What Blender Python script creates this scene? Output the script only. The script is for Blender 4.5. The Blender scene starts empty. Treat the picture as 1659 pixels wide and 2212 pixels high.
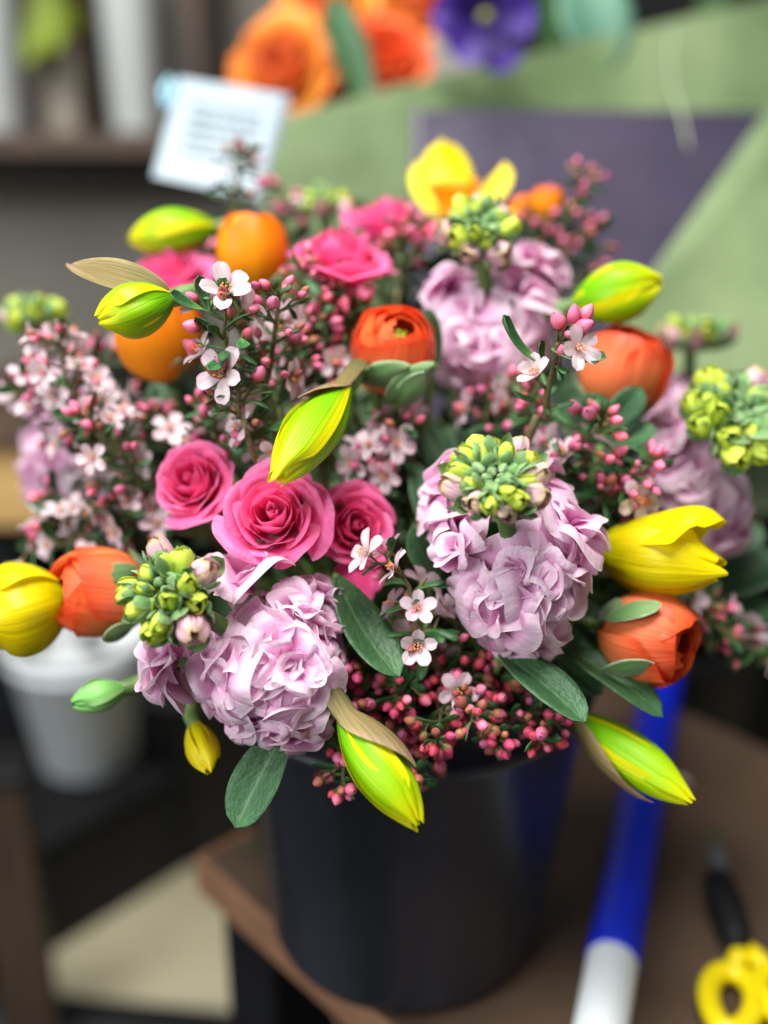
import bpy, math, random
import numpy as np
from mathutils import Vector, Matrix

R = math.radians
random.seed(7)
scene = bpy.context.scene
col = scene.collection

# ------------------------------------------------------------------ camera
PITCH = R(20)
CAM = Vector((0, 0, 0.508))
FPX, CX, CY = 2160.0, 829.5, 1106.0
FW = Vector((0, math.cos(PITCH), -math.sin(PITCH)))
UP = Vector((0, math.sin(PITCH), math.cos(PITCH)))
RX = Vector((1, 0, 0))

cd = bpy.data.cameras.new("camera")
cam = bpy.data.objects.new("camera", cd)
col.objects.link(cam)
cam.location = CAM
cam.rotation_euler = (R(90) - PITCH, 0, 0)
cd.sensor_fit = 'HORIZONTAL'
cd.angle = 2 * math.atan(CX / FPX)
cd.clip_start, cd.clip_end = 0.02, 60
cd.dof.use_dof = True
cd.dof.focus_distance = 0.468
cd.dof.aperture_fstop = 2.1
scene.camera = cam

# ------------------------------------------------------------------ light
w = bpy.data.worlds.new("World")
scene.world = w
w.use_nodes = True
w.node_tree.nodes["Background"].inputs[0].default_value = (0.95, 0.97, 1.0, 1)
w.node_tree.nodes["Background"].inputs[1].default_value = 0.19


def area(name, loc, target, sx, sy, power, color):
    ld = bpy.data.lights.new(name, 'AREA')
    ld.shape = 'RECTANGLE'
    ld.size, ld.size_y = sx, sy
    ld.energy = power
    ld.color = color
    o = bpy.data.objects.new(name, ld)
    col.objects.link(o)
    o.location = loc
    o.rotation_euler = (Vector(target) - Vector(loc)).to_track_quat('-Z', 'Y').to_euler()
    return o


area("ceiling_lamp", (-0.25, 0.25, 1.75), (0.0, 0.55, 0.2), 1.1, 0.5, 52, (1.0, 0.98, 0.95))
area("shop_window", (-1.5, -0.9, 1.15), (0.0, 0.6, 0.25), 1.2, 1.0, 40, (0.93, 0.97, 1.0))
scene.view_settings.view_transform = 'Standard'
scene.view_settings.look = 'None'
scene.view_settings.exposure = 0.0
scene.view_settings.gamma = 1.0
scene.cycles.use_denoising = True
scene.cycles.max_bounces = 7
scene.cycles.diffuse_bounces = 4
scene.cycles.transmission_bounces = 4
scene.cycles.caustics_reflective = False
scene.cycles.caustics_refractive = False


# ------------------------------------------------------------------ helpers
def at(px, py, d):
    """a point d metres in front of the camera seen at photo pixel px, py (1659 x 2212)"""
    return CAM + RX * ((px - CX) / FPX * d) + UP * (-(py - CY) / FPX * d) + FW * d


def aty(px, py, y):
    v = FW + RX * ((px - CX) / FPX) + UP * (-(py - CY) / FPX)
    return CAM + v * (y / v.y)


def atz(px, py, z):
    v = FW + RX * ((px - CX) / FPX) + UP * (-(py - CY) / FPX)
    return CAM + v * ((z - CAM.z) / v.z)


def cdir(x, y, z):
    return (RX * x + UP * y - FW * z).normalized()


def frame(z, hint=None):
    z = Vector(z).normalized()
    h = Vector(hint) if hint is not None else Vector((0, 0, 1))
    if abs(z.dot(h.normalized())) > 0.98:
        h = Vector((0, 1, 0)) if abs(z.y) < 0.9 else Vector((1, 0, 0))
    x = h.cross(z).normalized()
    y = z.cross(x)
    return Matrix((x, y, z)).transposed().to_4x4()


def rx(a): return Matrix.Rotation(a, 4, 'X')
def ry(a): return Matrix.Rotation(a, 4, 'Y')
def rz(a): return Matrix.Rotation(a, 4, 'Z')
def tr(x, y, z): return Matrix.Translation((x, y, z))
def sc(x, y=None, z=None):
    y = x if y is None else y
    z = x if z is None else z
    return Matrix.Diagonal((x, y, z, 1))


def smooth(a, b, x):
    t = np.clip((x - a) / (b - a), 0, 1)
    return t * t * (3 - 2 * t)


def lerp(a, b, t): return a + (b - a) * t


class Mesh:
    """collects grids, tubes and boxes for one mesh object"""
    def __init__(s):
        s.v, s.f, s.uv, s.m = [], [], [], []

    def grid(s, P, mi=0, close=False, flip=False):
        nu, nv = P.shape[:2]
        b = len(s.v)
        s.v.extend(map(tuple, P.reshape(-1, 3)))
        for i in range(nu if close else nu - 1):
            i2 = (i + 1) % nu
            for j in range(nv - 1):
                q = (b + i * nv + j, b + i2 * nv + j, b + i2 * nv + j + 1, b + i * nv + j + 1)
                u0, u1, v0, v1 = i / (nu - 1), (i + 1) / (nu - 1), j / (nv - 1), (j + 1) / (nv - 1)
                t = ((u0, v0), (u1, v0), (u1, v1), (u0, v1))
                if flip:
                    q, t = q[::-1], t[::-1]
                s.f.append(q)
                s.uv.extend(t)
                s.m.append(mi)
        return s

    def tube(s, pts, rad, n=8, mi=0, cap=True):
        pts = [Vector(p) for p in pts]
        k = len(pts)
        rad = [rad] * k if not hasattr(rad, '__len__') else rad
        P = np.zeros((n, k, 3))
        x = None
        for j, p in enumerate(pts):
            t = (pts[min(j + 1, k - 1)] - pts[max(j - 1, 0)]).normalized()
            if x is None:
                h = Vector((0, 0, 1)) if abs(t.z) < .9 else Vector((1, 0, 0))
                x = h.cross(t).normalized()
            else:
                x = (x - t * x.dot(t)).normalized()
            y = t.cross(x)
            for i in range(n):
                a = 2 * math.pi * i / n
                P[i, j] = p + (x * math.cos(a) + y * math.sin(a)) * rad[j]
        b = len(s.v)
        s.grid(P, mi, close=True)
        if cap:
            for j, rev in ((0, True), (k - 1, False)):
                q = [b + i * k + j for i in range(n)]
                s.f.append(q[::-1] if rev else q)
                s.uv.extend([(0.5, 0.0 if rev else 1.0)] * n)
                s.m.append(mi)
        return s

    def ball(s, c, r, mi=0, nu=10, nv=7, M=None):
        u = np.linspace(0, 2 * np.pi, nu, endpoint=False)[:, None]
        v = np.linspace(0.02, np.pi - .02, nv)[None, :]
        rr = r if hasattr(r, '__len__') else (r, r, r)
        P = np.stack([np.cos(u) * np.sin(v) * rr[0], np.sin(u) * np.sin(v) * rr[1], -np.cos(v) * rr[2] + 0 * u], -1)
        if M is not None:
            A = np.array(M)
            P = P @ A[:3, :3].T + A[:3, 3]
        s.grid(P + np.array(c), mi, close=True)
        return s

    def box(s, lo, hi, mi=0, M=None, bev=0.0):
        lo, hi = Vector(lo), Vector(hi)
        b = len(s.v)
        e = min(bev, min(hi - lo) * .45)
        cs = []
        # chamfered box: three vertices per corner
        idx = {}
        for x in (0, 1):
            for y in (0, 1):
                for z in (0, 1):
                    c = [lo[0] if not x else hi[0], lo[1] if not y else hi[1], lo[2] if not z else hi[2]]
                    sg = [1 if not x else -1, 1 if not y else -1, 1 if not z else -1]
                    for ax in range(3):
                        p = [c[k] + (0 if k == ax else sg[k] * e) for k in range(3)]
                        v = Vector(p)
                        if M is not None:
                            v = M @ v
                        idx[(x, y, z, ax)] = len(s.v)
                        s.v.append(tuple(v))
        def quad(keys):
            q = [idx[k] for k in keys]
            n = (Vector(s.v[q[1]]) - Vector(s.v[q[0]])).cross(Vector(s.v[q[2]]) - Vector(s.v[q[0]]))
            cen = sum((Vector(s.v[k]) for k in q), Vector()) / len(q)
            mid = (lo + hi) / 2
            if M is not None:
                mid = M @ mid
            if n.dot(cen - mid) < 0:
                q = q[::-1]
            s.f.append(q)
            s.uv.extend([(0, 0), (1, 0), (1, 1), (0, 1)][:len(q)])
            s.m.append(mi)
        for ax in range(3):
            o = [k for k in range(3) if k != ax]
            for sd in (0, 1):
                ks = []
                for a, c2 in ((0, 0), (1, 0), (1, 1), (0, 1)):
                    t = [0, 0, 0]
                    t[ax] = sd
                    t[o[0]], t[o[1]] = a, c2
                    ks.append((t[0], t[1], t[2], ax))
                quad(ks)
        if e > 0:
            for ax in range(3):
                o = [k for k in range(3) if k != ax]
                for a in (0, 1):
                    for c2 in (0, 1):
                        ks = []
                        for sd, fa in ((0, o[0]), (1, o[0]), (1, o[1]), (0, o[1])):
                            t = [0, 0, 0]
                            t[ax] = sd
                            t[o[0]], t[o[1]] = a, c2
                            ks.append((t[0], t[1], t[2], fa))
                        quad(ks)
            for x in (0, 1):
                for y in (0, 1):
                    for z in (0, 1):
                        quad([(x, y, z, 0), (x, y, z, 1), (x, y, z, 2)])
        return s

    def data(s, name, mats, flat=False):
        me = bpy.data.meshes.new(name)
        me.from_pydata(s.v, [], s.f)
        ul = me.uv_layers.new(name="UVMap")
        ul.data.foreach_set("uv", np.array(s.uv, dtype=np.float32).ravel())
        for m in (mats if isinstance(mats, (list, tuple)) else [mats]):
            me.materials.append(m)
        me.polygons.foreach_set("material_index", s.m)
        if not flat:
            me.polygons.foreach_set("use_smooth", [True] * len(s.f))
        me.update()
        return me


def gmesh(name, P, mat, close=False):
    return Mesh().grid(P, 0, close).data(name, mat)


def put(name, me, parent=None, M=None):
    o = bpy.data.objects.new(name, me)
    col.objects.link(o)
    if parent is not None:
        o.parent = parent
    if M is not None:
        o.matrix_basis = M
    return o


def thing(name, label, cat, M, group=None):
    o = bpy.data.objects.new(name, None)
    col.objects.link(o)
    o.empty_display_size = .01
    o.matrix_basis = M
    o['label'], o['category'] = label, cat
    if group:
        o['group'] = group
    return o


def tag(o, label, cat, group=None):
    o['label'], o['category'] = label, cat
    if group:
        o['group'] = group
    return o


def struct(o):
    o['kind'] = 'structure'
    return o


# ------------------------------------------------------------------ materials
def hexlin(h):
    h = h.lstrip('#')
    c = [int(h[i:i + 2], 16) / 255 for i in (0, 2, 4)]
    return tuple((x / 12.92 if x <= .04045 else ((x + .055) / 1.055) ** 2.4) for x in c) + (1,)


def petal_mat(name, stops, edge=None, edge_pos=(.55, .95), rough=.5, trans=.28, vein=.25, vscale=(34, 2.5), var=.12, spots=None, sheen=0.0, nz=.18, spec=.35, rib=None, vtone=.5, burn=None, edge_n=.5):
    m = bpy.data.materials.new(name)
    m.use_nodes = True
    nt = m.node_tree
    N, L = nt.nodes, nt.links
    for n in list(N):
        N.remove(n)
    out = N.new('ShaderNodeOutputMaterial')
    uv = N.new('ShaderNodeUVMap')
    sep = N.new('ShaderNodeSeparateXYZ')
    L.new(uv.outputs[0], sep.inputs[0])
    tc = N.new('ShaderNodeTexCoord')
    noi = N.new('ShaderNodeTexNoise')
    noi.inputs['Scale'].default_value = 5
    noi.inputs['Detail'].default_value = 4
    mp = N.new('ShaderNodeMapping')
    mp.inputs['Scale'].default_value = (vscale[0], vscale[1], 1)
    L.new(uv.outputs[0], mp.inputs[0])
    oi = N.new('ShaderNodeObjectInfo')
    comb = N.new('ShaderNodeCombineXYZ')
    mul = N.new('ShaderNodeMath'); mul.operation = 'MULTIPLY'; mul.inputs[1].default_value = 37
    L.new(oi.outputs['Random'], mul.inputs[0])
    L.new(mul.outputs[0], comb.inputs[0]); L.new(mul.outputs[0], comb.inputs[1])
    add = N.new('ShaderNodeVectorMath'); add.operation = 'ADD'
    L.new(uv.outputs[0], add.inputs[0]); L.new(comb.outputs[0], add.inputs[1])
    L.new(add.outputs[0], noi.inputs['Vector'])
    # position along the petal, disturbed
    pm = N.new('ShaderNodeMath'); pm.operation = 'MULTIPLY_ADD'
    L.new(noi.outputs[0], pm.inputs[0]); pm.inputs[1].default_value = nz
    L.new(sep.outputs[1], pm.inputs[2])
    pm2 = N.new('ShaderNodeMath'); pm2.operation = 'SUBTRACT'; pm2.inputs[1].default_value = nz / 2
    L.new(pm.outputs[0], pm2.inputs[0])
    cr = N.new('ShaderNodeValToRGB')
    e = cr.color_ramp.elements
    while len(e) < len(stops):
        e.new(.5)
    for k, (p, c) in enumerate(stops):
        e[k].position = p
        e[k].color = c if not isinstance(c, str) else hexlin(c)
    L.new(pm2.outputs[0], cr.inputs[0])
    c_out = cr.outputs[0]
    if edge:
        a = N.new('ShaderNodeMath'); a.operation = 'SUBTRACT'; a.inputs[1].default_value = .5
        L.new(sep.outputs[0], a.inputs[0])
        b = N.new('ShaderNodeMath'); b.operation = 'ABSOLUTE'; L.new(a.outputs[0], b.inputs[0])
        c = N.new('ShaderNodeMath'); c.operation = 'MULTIPLY_ADD'; c.inputs[1].default_value = 2
        L.new(b.outputs[0], c.inputs[0])
        n2 = N.new('ShaderNodeMath'); n2.operation = 'MULTIPLY_ADD'; n2.inputs[1].default_value = edge_n; n2.inputs[2].default_value = -edge_n / 2
        L.new(noi.outputs[0], n2.inputs[0]); L.new(n2.outputs[0], c.inputs[2])
        mr = N.new('ShaderNodeMapRange'); mr.interpolation_type = 'SMOOTHSTEP'
        mr.inputs[1].default_value, mr.inputs[2].default_value = edge_pos
        L.new(c.outputs[0], mr.inputs[0])
        mx = N.new('ShaderNodeMixRGB')
        mx.inputs[2].default_value = hexlin(edge) if isinstance(edge, str) else edge
        L.new(mr.outputs[0], mx.inputs[0]); L.new(c_out, mx.inputs[1])
        c_out = mx.outputs[0]
    if rib:
        a = N.new('ShaderNodeMath'); a.operation = 'SUBTRACT'; a.inputs[1].default_value = .5
        L.new(sep.outputs[0], a.inputs[0])
        b = N.new('ShaderNodeMath'); b.operation = 'ABSOLUTE'; L.new(a.outputs[0], b.inputs[0])
        # side veins: bands that run obliquely out from the midrib
        sv = N.new('ShaderNodeMath'); sv.operation = 'SUBTRACT'
        L.new(sep.outputs[1], sv.inputs[0]); L.new(b.outputs[0], sv.inputs[1])
        sw = N.new('ShaderNodeMath'); sw.operation = 'MULTIPLY'; sw.inputs[1].default_value = 62
        L.new(sv.outputs[0], sw.inputs[0])
        si = N.new('ShaderNodeMath'); si.operation = 'SINE'; L.new(sw.outputs[0], si.inputs[0])
        s2 = N.new('ShaderNodeMapRange'); s2.inputs[1].default_value, s2.inputs[2].default_value = .86, 1
        s2.inputs[3].default_value, s2.inputs[4].default_value = 0, .28
        L.new(si.outputs[0], s2.inputs[0])
        mr = N.new('ShaderNodeMapRange'); mr.inputs[1].default_value, mr.inputs[2].default_value = .012, .035
        mr.inputs[3].default_value, mr.inputs[4].default_value = .75, 0
        L.new(b.outputs[0], mr.inputs[0])
        mxm = N.new('ShaderNodeMath'); mxm.operation = 'MAXIMUM'
        L.new(mr.outputs[0], mxm.inputs[0]); L.new(s2.outputs[0], mxm.inputs[1])
        mx = N.new('ShaderNodeMixRGB'); mx.inputs[2].default_value = hexlin(rib)
        L.new(mxm.outputs[0], mx.inputs[0]); L.new(c_out, mx.inputs[1])
        c_out = mx.outputs[0]
    vn = N.new('ShaderNodeTexNoise')
    vn.inputs['Scale'].default_value = 1
    vn.inputs['Detail'].default_value = 3
    L.new(mp.outputs[0], vn.inputs['Vector'])
    # vein tone + object-to-object variation
    hs = N.new('ShaderNodeHueSaturation')
    v1 = N.new('ShaderNodeMath'); v1.operation = 'MULTIPLY_ADD'; v1.inputs[1].default_value = var * 2; v1.inputs[2].default_value = 1 - var
    L.new(oi.outputs['Random'], v1.inputs[0])
    v2 = N.new('ShaderNodeMath'); v2.operation = 'MULTIPLY_ADD'; v2.inputs[1].default_value = vtone; v2.inputs[2].default_value = 1 - vtone / 2
    L.new(vn.outputs[0], v2.inputs[0])
    v3 = N.new('ShaderNodeMath'); v3.operation = 'MULTIPLY'
    L.new(v1.outputs[0], v3.inputs[0]); L.new(v2.outputs[0], v3.inputs[1])
    L.new(v3.outputs[0], hs.inputs['Value'])
    h1 = N.new('ShaderNodeMath'); h1.operation = 'MULTIPLY_ADD'; h1.inputs[1].default_value = var * .12; h1.inputs[2].default_value = .5 - var * .06
    L.new(oi.outputs['Random'], h1.inputs[0]); L.new(h1.outputs[0], hs.inputs['Hue'])
    L.new(c_out, hs.inputs['Color'])
    c_out = hs.outputs[0]
    if spots:
        sp = N.new('ShaderNodeTexVoronoi'); sp.inputs['Scale'].default_value = spots[1]
        L.new(tc.outputs['Object'], sp.inputs['Vector'])
        sr = N.new('ShaderNodeMapRange'); sr.inputs[1].default_value = .16; sr.inputs[2].default_value = .24
        sr.inputs[3].default_value = 1; sr.inputs[4].default_value = 0
        L.new(sp.outputs['Distance'], sr.inputs[0])
        sx = N.new('ShaderNodeMixRGB'); sx.inputs[2].default_value = hexlin(spots[0])
        L.new(sr.outputs[0], sx.inputs[0]); L.new(c_out, sx.inputs[1])
        c_out = sx.outputs[0]
    if burn:
        bn = N.new('ShaderNodeTexNoise'); bn.inputs['Scale'].default_value = 7
        bn.inputs['Detail'].default_value = 5
        L.new(add.outputs[0], bn.inputs['Vector'])
        b1 = N.new('ShaderNodeMapRange'); b1.inputs[1].default_value, b1.inputs[2].default_value = .52, .66
        L.new(bn.outputs[0], b1.inputs[0])
        b2 = N.new('ShaderNodeMapRange'); b2.inputs[1].default_value, b2.inputs[2].default_value = .9, 1.0
        L.new(sep.outputs[1], b2.inputs[0])
        b3 = N.new('ShaderNodeMath'); b3.operation = 'MULTIPLY'
        L.new(b1.outputs[0], b3.inputs[0]); L.new(b2.outputs[0], b3.inputs[1])
        b4 = N.new('ShaderNodeMath'); b4.operation = 'MULTIPLY'; b4.inputs[1].default_value = burn[1]
        L.new(b3.outputs[0], b4.inputs[0])
        bx_ = N.new('ShaderNodeMixRGB'); bx_.inputs[2].default_value = hexlin(burn[0])
        L.new(b4.outputs[0], bx_.inputs[0]); L.new(c_out, bx_.inputs[1])
        c_out = bx_.outputs[0]
    bs = N.new('ShaderNodeBsdfPrincipled')
    bs.inputs['Roughness'].default_value = rough
    bs.inputs['Specular IOR Level'].default_value = spec
    if sheen:
        bs.inputs['Sheen Weight'].default_value = sheen
        bs.inputs['Sheen Roughness'].default_value = .4
    L.new(c_out, bs.inputs['Base Color'])
    bp = N.new('ShaderNodeBump')
    bp.inputs['Strength'].default_value = vein
    bp.inputs['Distance'].default_value = .0012
    L.new(vn.outputs[0], bp.inputs['Height'])
    L.new(bp.outputs[0], bs.inputs['Normal'])
    if trans > 0:
        tl = N.new('ShaderNodeBsdfTranslucent')
        L.new(c_out, tl.inputs[0])
        ms = N.new('ShaderNodeMixShader')
        ms.inputs[0].default_value = trans
        L.new(bs.outputs[0], ms.inputs[1]); L.new(tl.outputs[0], ms.inputs[2])
        L.new(ms.outputs[0], out.inputs[0])
    else:
        L.new(bs.outputs[0], out.inputs[0])
    return m


def plain(name, c1, c2=None, scale=20, rough=.5, bump=0.0, stretch=(1, 1, 1), spec=.5, detail=5, coat=0.0, lo=.35, hi=.65, bdist=.002):
    m = bpy.data.materials.new(name)
    m.use_nodes = True
    nt = m.node_tree
    N, L = nt.nodes, nt.links
    bs = N["Principled BSDF"]
    bs.inputs['Roughness'].default_value = rough
    bs.inputs['Specular IOR Level'].default_value = spec
    bs.inputs['Coat Weight'].default_value = coat
    tc = N.new('ShaderNodeTexCoord')
    mp = N.new('ShaderNodeMapping')
    mp.inputs['Scale'].default_value = stretch
    L.new(tc.outputs['Object'], mp.inputs[0])
    no = N.new('ShaderNodeTexNoise')
    no.inputs['Scale'].default_value = scale
    no.inputs['Detail'].default_value = detail
    L.new(mp.outputs[0], no.inputs['Vector'])
    cr = N.new('ShaderNodeValToRGB')
    cr.color_ramp.elements[0].position, cr.color_ramp.elements[1].position = lo, hi
    cr.color_ramp.elements[0].color = hexlin(c1)
    cr.color_ramp.elements[1].color = hexlin(c2 or c1)
    L.new(no.outputs[0], cr.inputs[0])
    L.new(cr.outputs[0], bs.inputs['Base Color'])
    if bump:
        bp = N.new('ShaderNodeBump')
        bp.inputs['Strength'].default_value = bump
        bp.inputs['Distance'].default_value = bdist
        L.new(no.outputs[0], bp.inputs['Height'])
        L.new(bp.outputs[0], bs.inputs['Normal'])
    return m


M_ = {}
M_['rose'] = petal_mat("rose_petal", [(0, '#ea3a84'), (.5, '#f8589e'), (1, '#ff7eb6')], edge='#ff92c4', edge_pos=(.75, 1.1), rough=.42, trans=.36, vein=.35, vscale=(26, 3), var=.07, vtone=.3, burn=('#b04a66', .7))
M_['stock'] = petal_mat("stock_petal", [(0, '#cc62a6'), (.35, '#e796ca'), (.7, '#f5c2e2'), (1, '#fceaf6')], edge='#f9dcee', edge_pos=(.68, 1.05), rough=.5, trans=.36, vein=.6, vscale=(13, 6), var=.07, vtone=.25, burn=('#c8a088', .8))  # deep pink towards the petal base also stands in for crease shade
M_['ran'] = petal_mat("ranunculus_petal", [(0, '#fcb84c'), (.3, '#fca058'), (.75, '#fb8850'), (1, '#f4602e')], rough=.4, trans=.32, vein=.5, vscale=(30, 1.5), var=.08, vtone=.5, burn=('#c8401c', .6))
M_['rany'] = petal_mat("amber_petal", [(0, '#f5a000'), (.6, '#fca00c'), (1, '#f57a08')], rough=.45, trans=.3, vein=.35, vscale=(24, 1.5), var=.06, vtone=.3)
M_['daf'] = petal_mat("daffodil_tepal", [(0, '#58ac08'), (.3, '#86cc02'), (.75, '#b0dc00'), (1, '#f0ea00')], edge='#f4ea00', edge_pos=(.45, .92), rough=.42, trans=.34, vein=.5, vscale=(26, 1.4), var=.06, nz=.16, vtone=.25, edge_n=.22)
M_['dafy'] = petal_mat("yellow_tepal", [(0, '#b4c404'), (.3, '#e6d800'), (1, '#f8e400')], edge='#fbea04', edge_pos=(.6, 1.1), rough=.4, trans=.3, vein=.55, vscale=(20, 1.4), var=.06, nz=.4)
M_['gbud'] = petal_mat("pale_green_bud", [(0, '#5f9a4a'), (.5, '#86c268'), (1, '#7ab860')], edge='#9acb7c', rough=.45, trans=.2, vein=.2)
M_['ranb'] = petal_mat("peach_amber_petal", [(0, '#e09a10'), (.5, '#f0a21e'), (1, '#ee8c3c')], edge='#f2ac24', edge_pos=(.6, 1.0), rough=.45, trans=.25, vein=.15, var=.16)
M_['oleaf'] = petal_mat("olive_leaf", [(0, '#6a7a1c'), (1, '#8a9a28')], rough=.5, trans=.15, vein=.2)
M_['dleaf'] = petal_mat("deep_leaf", [(0, '#2f4f26'), (1, '#2c5228')], rough=.5, trans=.08, vein=.3, var=.2)
M_['rpeach'] = petal_mat("coral_petal", [(0, '#e8762c'), (1, '#f09058')], edge='#f4a878', rough=.45, trans=.25, vein=.2, var=.14)
M_['corona'] = petal_mat("corona_petal", [(0, '#ffc400'), (1, '#ff9a00')], rough=.45, trans=.3, vein=.25, var=.05)
M_['spathe'] = petal_mat("papery_spathe", [(0, '#6a6a38'), (.35, '#938452'), (.8, '#a08c5c'), (1, '#b89c7c')], edge='#b4a67c', edge_pos=(.8, 1.1), rough=.6, trans=.3, vein=1.0, vscale=(30, .9), var=.08, vtone=1.1)
M_['leaf'] = petal_mat("smooth_leaf", [(0, '#3f6238'), (.3, '#2f5430'), (.7, '#375f3a'), (1, '#48754a')], edge='#6d8f62', edge_pos=(.92, 1.1), rough=.45, trans=.12, vein=.8, vscale=(9, 14), var=.1, spec=.4, nz=.5, rib='#5f855a')
M_['gleaf'] = petal_mat("sea_green_leaf", [(0, '#52775a'), (.5, '#54806a'), (1, '#6f9b82')], edge='#7da58c', edge_pos=(.9, 1.12), rough=.5, trans=.12, vein=.3, vscale=(9, 9), var=.1)
M_['tleaf'] = petal_mat("sprig_leaf", [(0, '#5a8a3a'), (.4, '#2f6130'), (1, '#2b5a30')], edge='#5f8a58', edge_pos=(.85, 1.1), rough=.38, trans=.08, vein=.2, vscale=(6, 6), var=.2, spots=('#9fb488', 1500))
M_['sepal'] = petal_mat("woolly_sepal", [(0, '#5a8346'), (.5, '#5f8a50'), (1, '#86ab68')], edge='#a4bf8c', edge_pos=(.6, 1.1), rough=.75, trans=.1, vein=.6, vscale=(12, 4), var=.12, sheen=.35)
M_['rsepal'] = petal_mat("ranunculus_sepal", [(0, '#4c6e38'), (.5, '#5d8449'), (1, '#7c9a64')], edge='#b3c49e', edge_pos=(.8, 1.1), rough=.65, trans=.12, vein=.5, vscale=(14, 3), var=.08, sheen=.4)
M_['limeb'] = petal_mat("lime_bud_petal", [(0, '#8fb64a'), (.5, '#bcd645'), (1, '#d6e65a')], rough=.55, trans=.25, vein=.5, vscale=(14, 4), var=.08)
M_['blush'] = petal_mat("blush_bud_petal", [(0, '#c9b07c'), (.35, '#dfa4b6'), (.8, '#e8bcca'), (1, '#d6bf8c')], rough=.55, trans=.25, vein=.6, vscale=(14, 4), var=.1, burn=('#a07050', .9))
M_['bud'] = petal_mat("pink_bud", [(0, '#a94a52'), (.25, '#d4586f'), (.7, '#ea7fa3'), (1, '#e8799a')], rough=.45, trans=.12, vein=.2, vscale=(20, 2), var=.22)
M_['budr'] = petal_mat("crimson_bud", [(0, '#a83a48'), (.3, '#cf3f5c'), (1, '#e0587a')], rough=.42, trans=.1, vein=.2, vscale=(20, 2), var=.25)
M_['budb'] = petal_mat("russet_bud", [(0, '#6d7a3c'), (.4, '#a0694f'), (1, '#b8665c')], rough=.5, trans=.08, vein=.2, vscale=(20, 2), var=.2)
M_['white'] = petal_mat("blossom_petal", [(0, '#ecccd2'), (.5, '#f5e8ec'), (1, '#efd2dc')], edge='#eebdd0', edge_pos=(.65, 1.15), rough=.5, trans=.34, vein=.45, vscale=(14, 2), var=.1, burn=('#b8868c', .6))
M_['purple'] = petal_mat("violet_petal", [(0, '#1e0850'), (.6, '#2c1068'), (1, '#4c2898')], rough=.5, trans=.2, vein=.2, var=.06)
M_['stamen'] = plain("orange_stamen", '#f08a3c', '#f5a860', 900, .5)
M_['calyx'] = plain("calyx_green", '#70843f', '#8f7a48', 300, .6)
M_['stem'] = plain("green_stem", '#4d6a35', '#6a8a45', 120, .5)
M_['tstem'] = plain("twig_stem", '#4f5b30', '#6e5a3c', 500, .6, bump=.5)
M_['pistil'] = plain("ranunculus_heart", '#8a9c20', '#b3ac2c', 500, .5, bump=.5)
M_['bucket'] = plain("charcoal_plastic", '#12161b', '#3b3e49', 12, .27, bump=.16, stretch=(1, 1, .12), spec=.34, lo=.3, hi=.75, bdist=.004)
M_['black'] = plain("black_plastic", '#0c0c0e', '#151618', 8, .6, spec=.25)
M_['table'] = plain("worn_wood", '#433226', '#66513e', 3, .6, bump=.15, stretch=(4, 1.2, 1.2), lo=.25, hi=.75)
M_['tedge'] = plain("raw_wood_edge", '#7c583f', '#986f52', 14, .6, stretch=(1, 6, 1))
M_['floor'] = plain("stone_floor", '#a39c80', '#bab294', 4, .6, bump=.1)
M_['wall'] = plain("taupe_wall", '#a49e94', '#b4aea4', 2, .8)
M_['shelf'] = plain("dark_shelf_wood", '#3a2d24', '#54402f', 5, .6, stretch=(6, 1, 1))
M_['tan'] = plain("tan_wood", '#b08a52', '#c9a468', 6, .55, stretch=(1, 1, 7))
M_['ceram'] = plain("white_glaze", '#b4b9b8', '#c4c8c6', 3, .35)
M_['beige'] = plain("beige_glaze", '#a59c8e', '#b3aa9c', 3, .5)
M_['whitep'] = plain("white_plastic", '#e8eff0', '#f0f5f5', 3, .4)
M_['blue'] = plain("blue_film", '#0e28d0', '#1634e0', 25, .38, bump=.08, stretch=(1, 1, .15))
M_['yelp'] = plain("yellow_plastic", '#f0d800', '#f5df10', 8, .35)
M_['steel'] = plain("blade_steel", '#50565a', '#6a7074', 30, .35)
M_['card'] = plain("white_card", '#8e9da6', '#9ba9b1', 8, .6)
M_['ink'] = plain("grey_ink", '#7f8c96', '#8a969f', 30, .7)
M_['green'] = plain("sage_wrapping_paper", '#5a7048', '#90a478', 5, .42, bump=.5, lo=.3, hi=.7, bdist=.02)
M_['plum'] = plain("plum_wrapping_paper", '#332e42', '#52495c', 5, .4, bump=.5, lo=.3, hi=.7, bdist=.02)

# ------------------------------------------------------------------ shape makers
def waves(rng, n, kmax):
    ks = [(rng.uniform(.5, kmax), rng.uniform(.3, kmax * .6), rng.uniform(0, 6.28), rng.uniform(.4, 1)) for _ in range(n)]
    def f(u, v):
        return sum(a * np.sin(ku * u + kv * v + p) for ku, kv, p, a in ks) / n
    return f


def uvg(nu, nv):
    return np.meshgrid(np.linspace(-1, 1, nu), np.linspace(0, 1, nv), indexing='ij')


def bez(p0, p1, p2, p3, t):
    return (1 - t) ** 3 * p0 + 3 * (1 - t) ** 2 * t * p1 + 3 * (1 - t) * t * t * p2 + t ** 3 * p3


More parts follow.
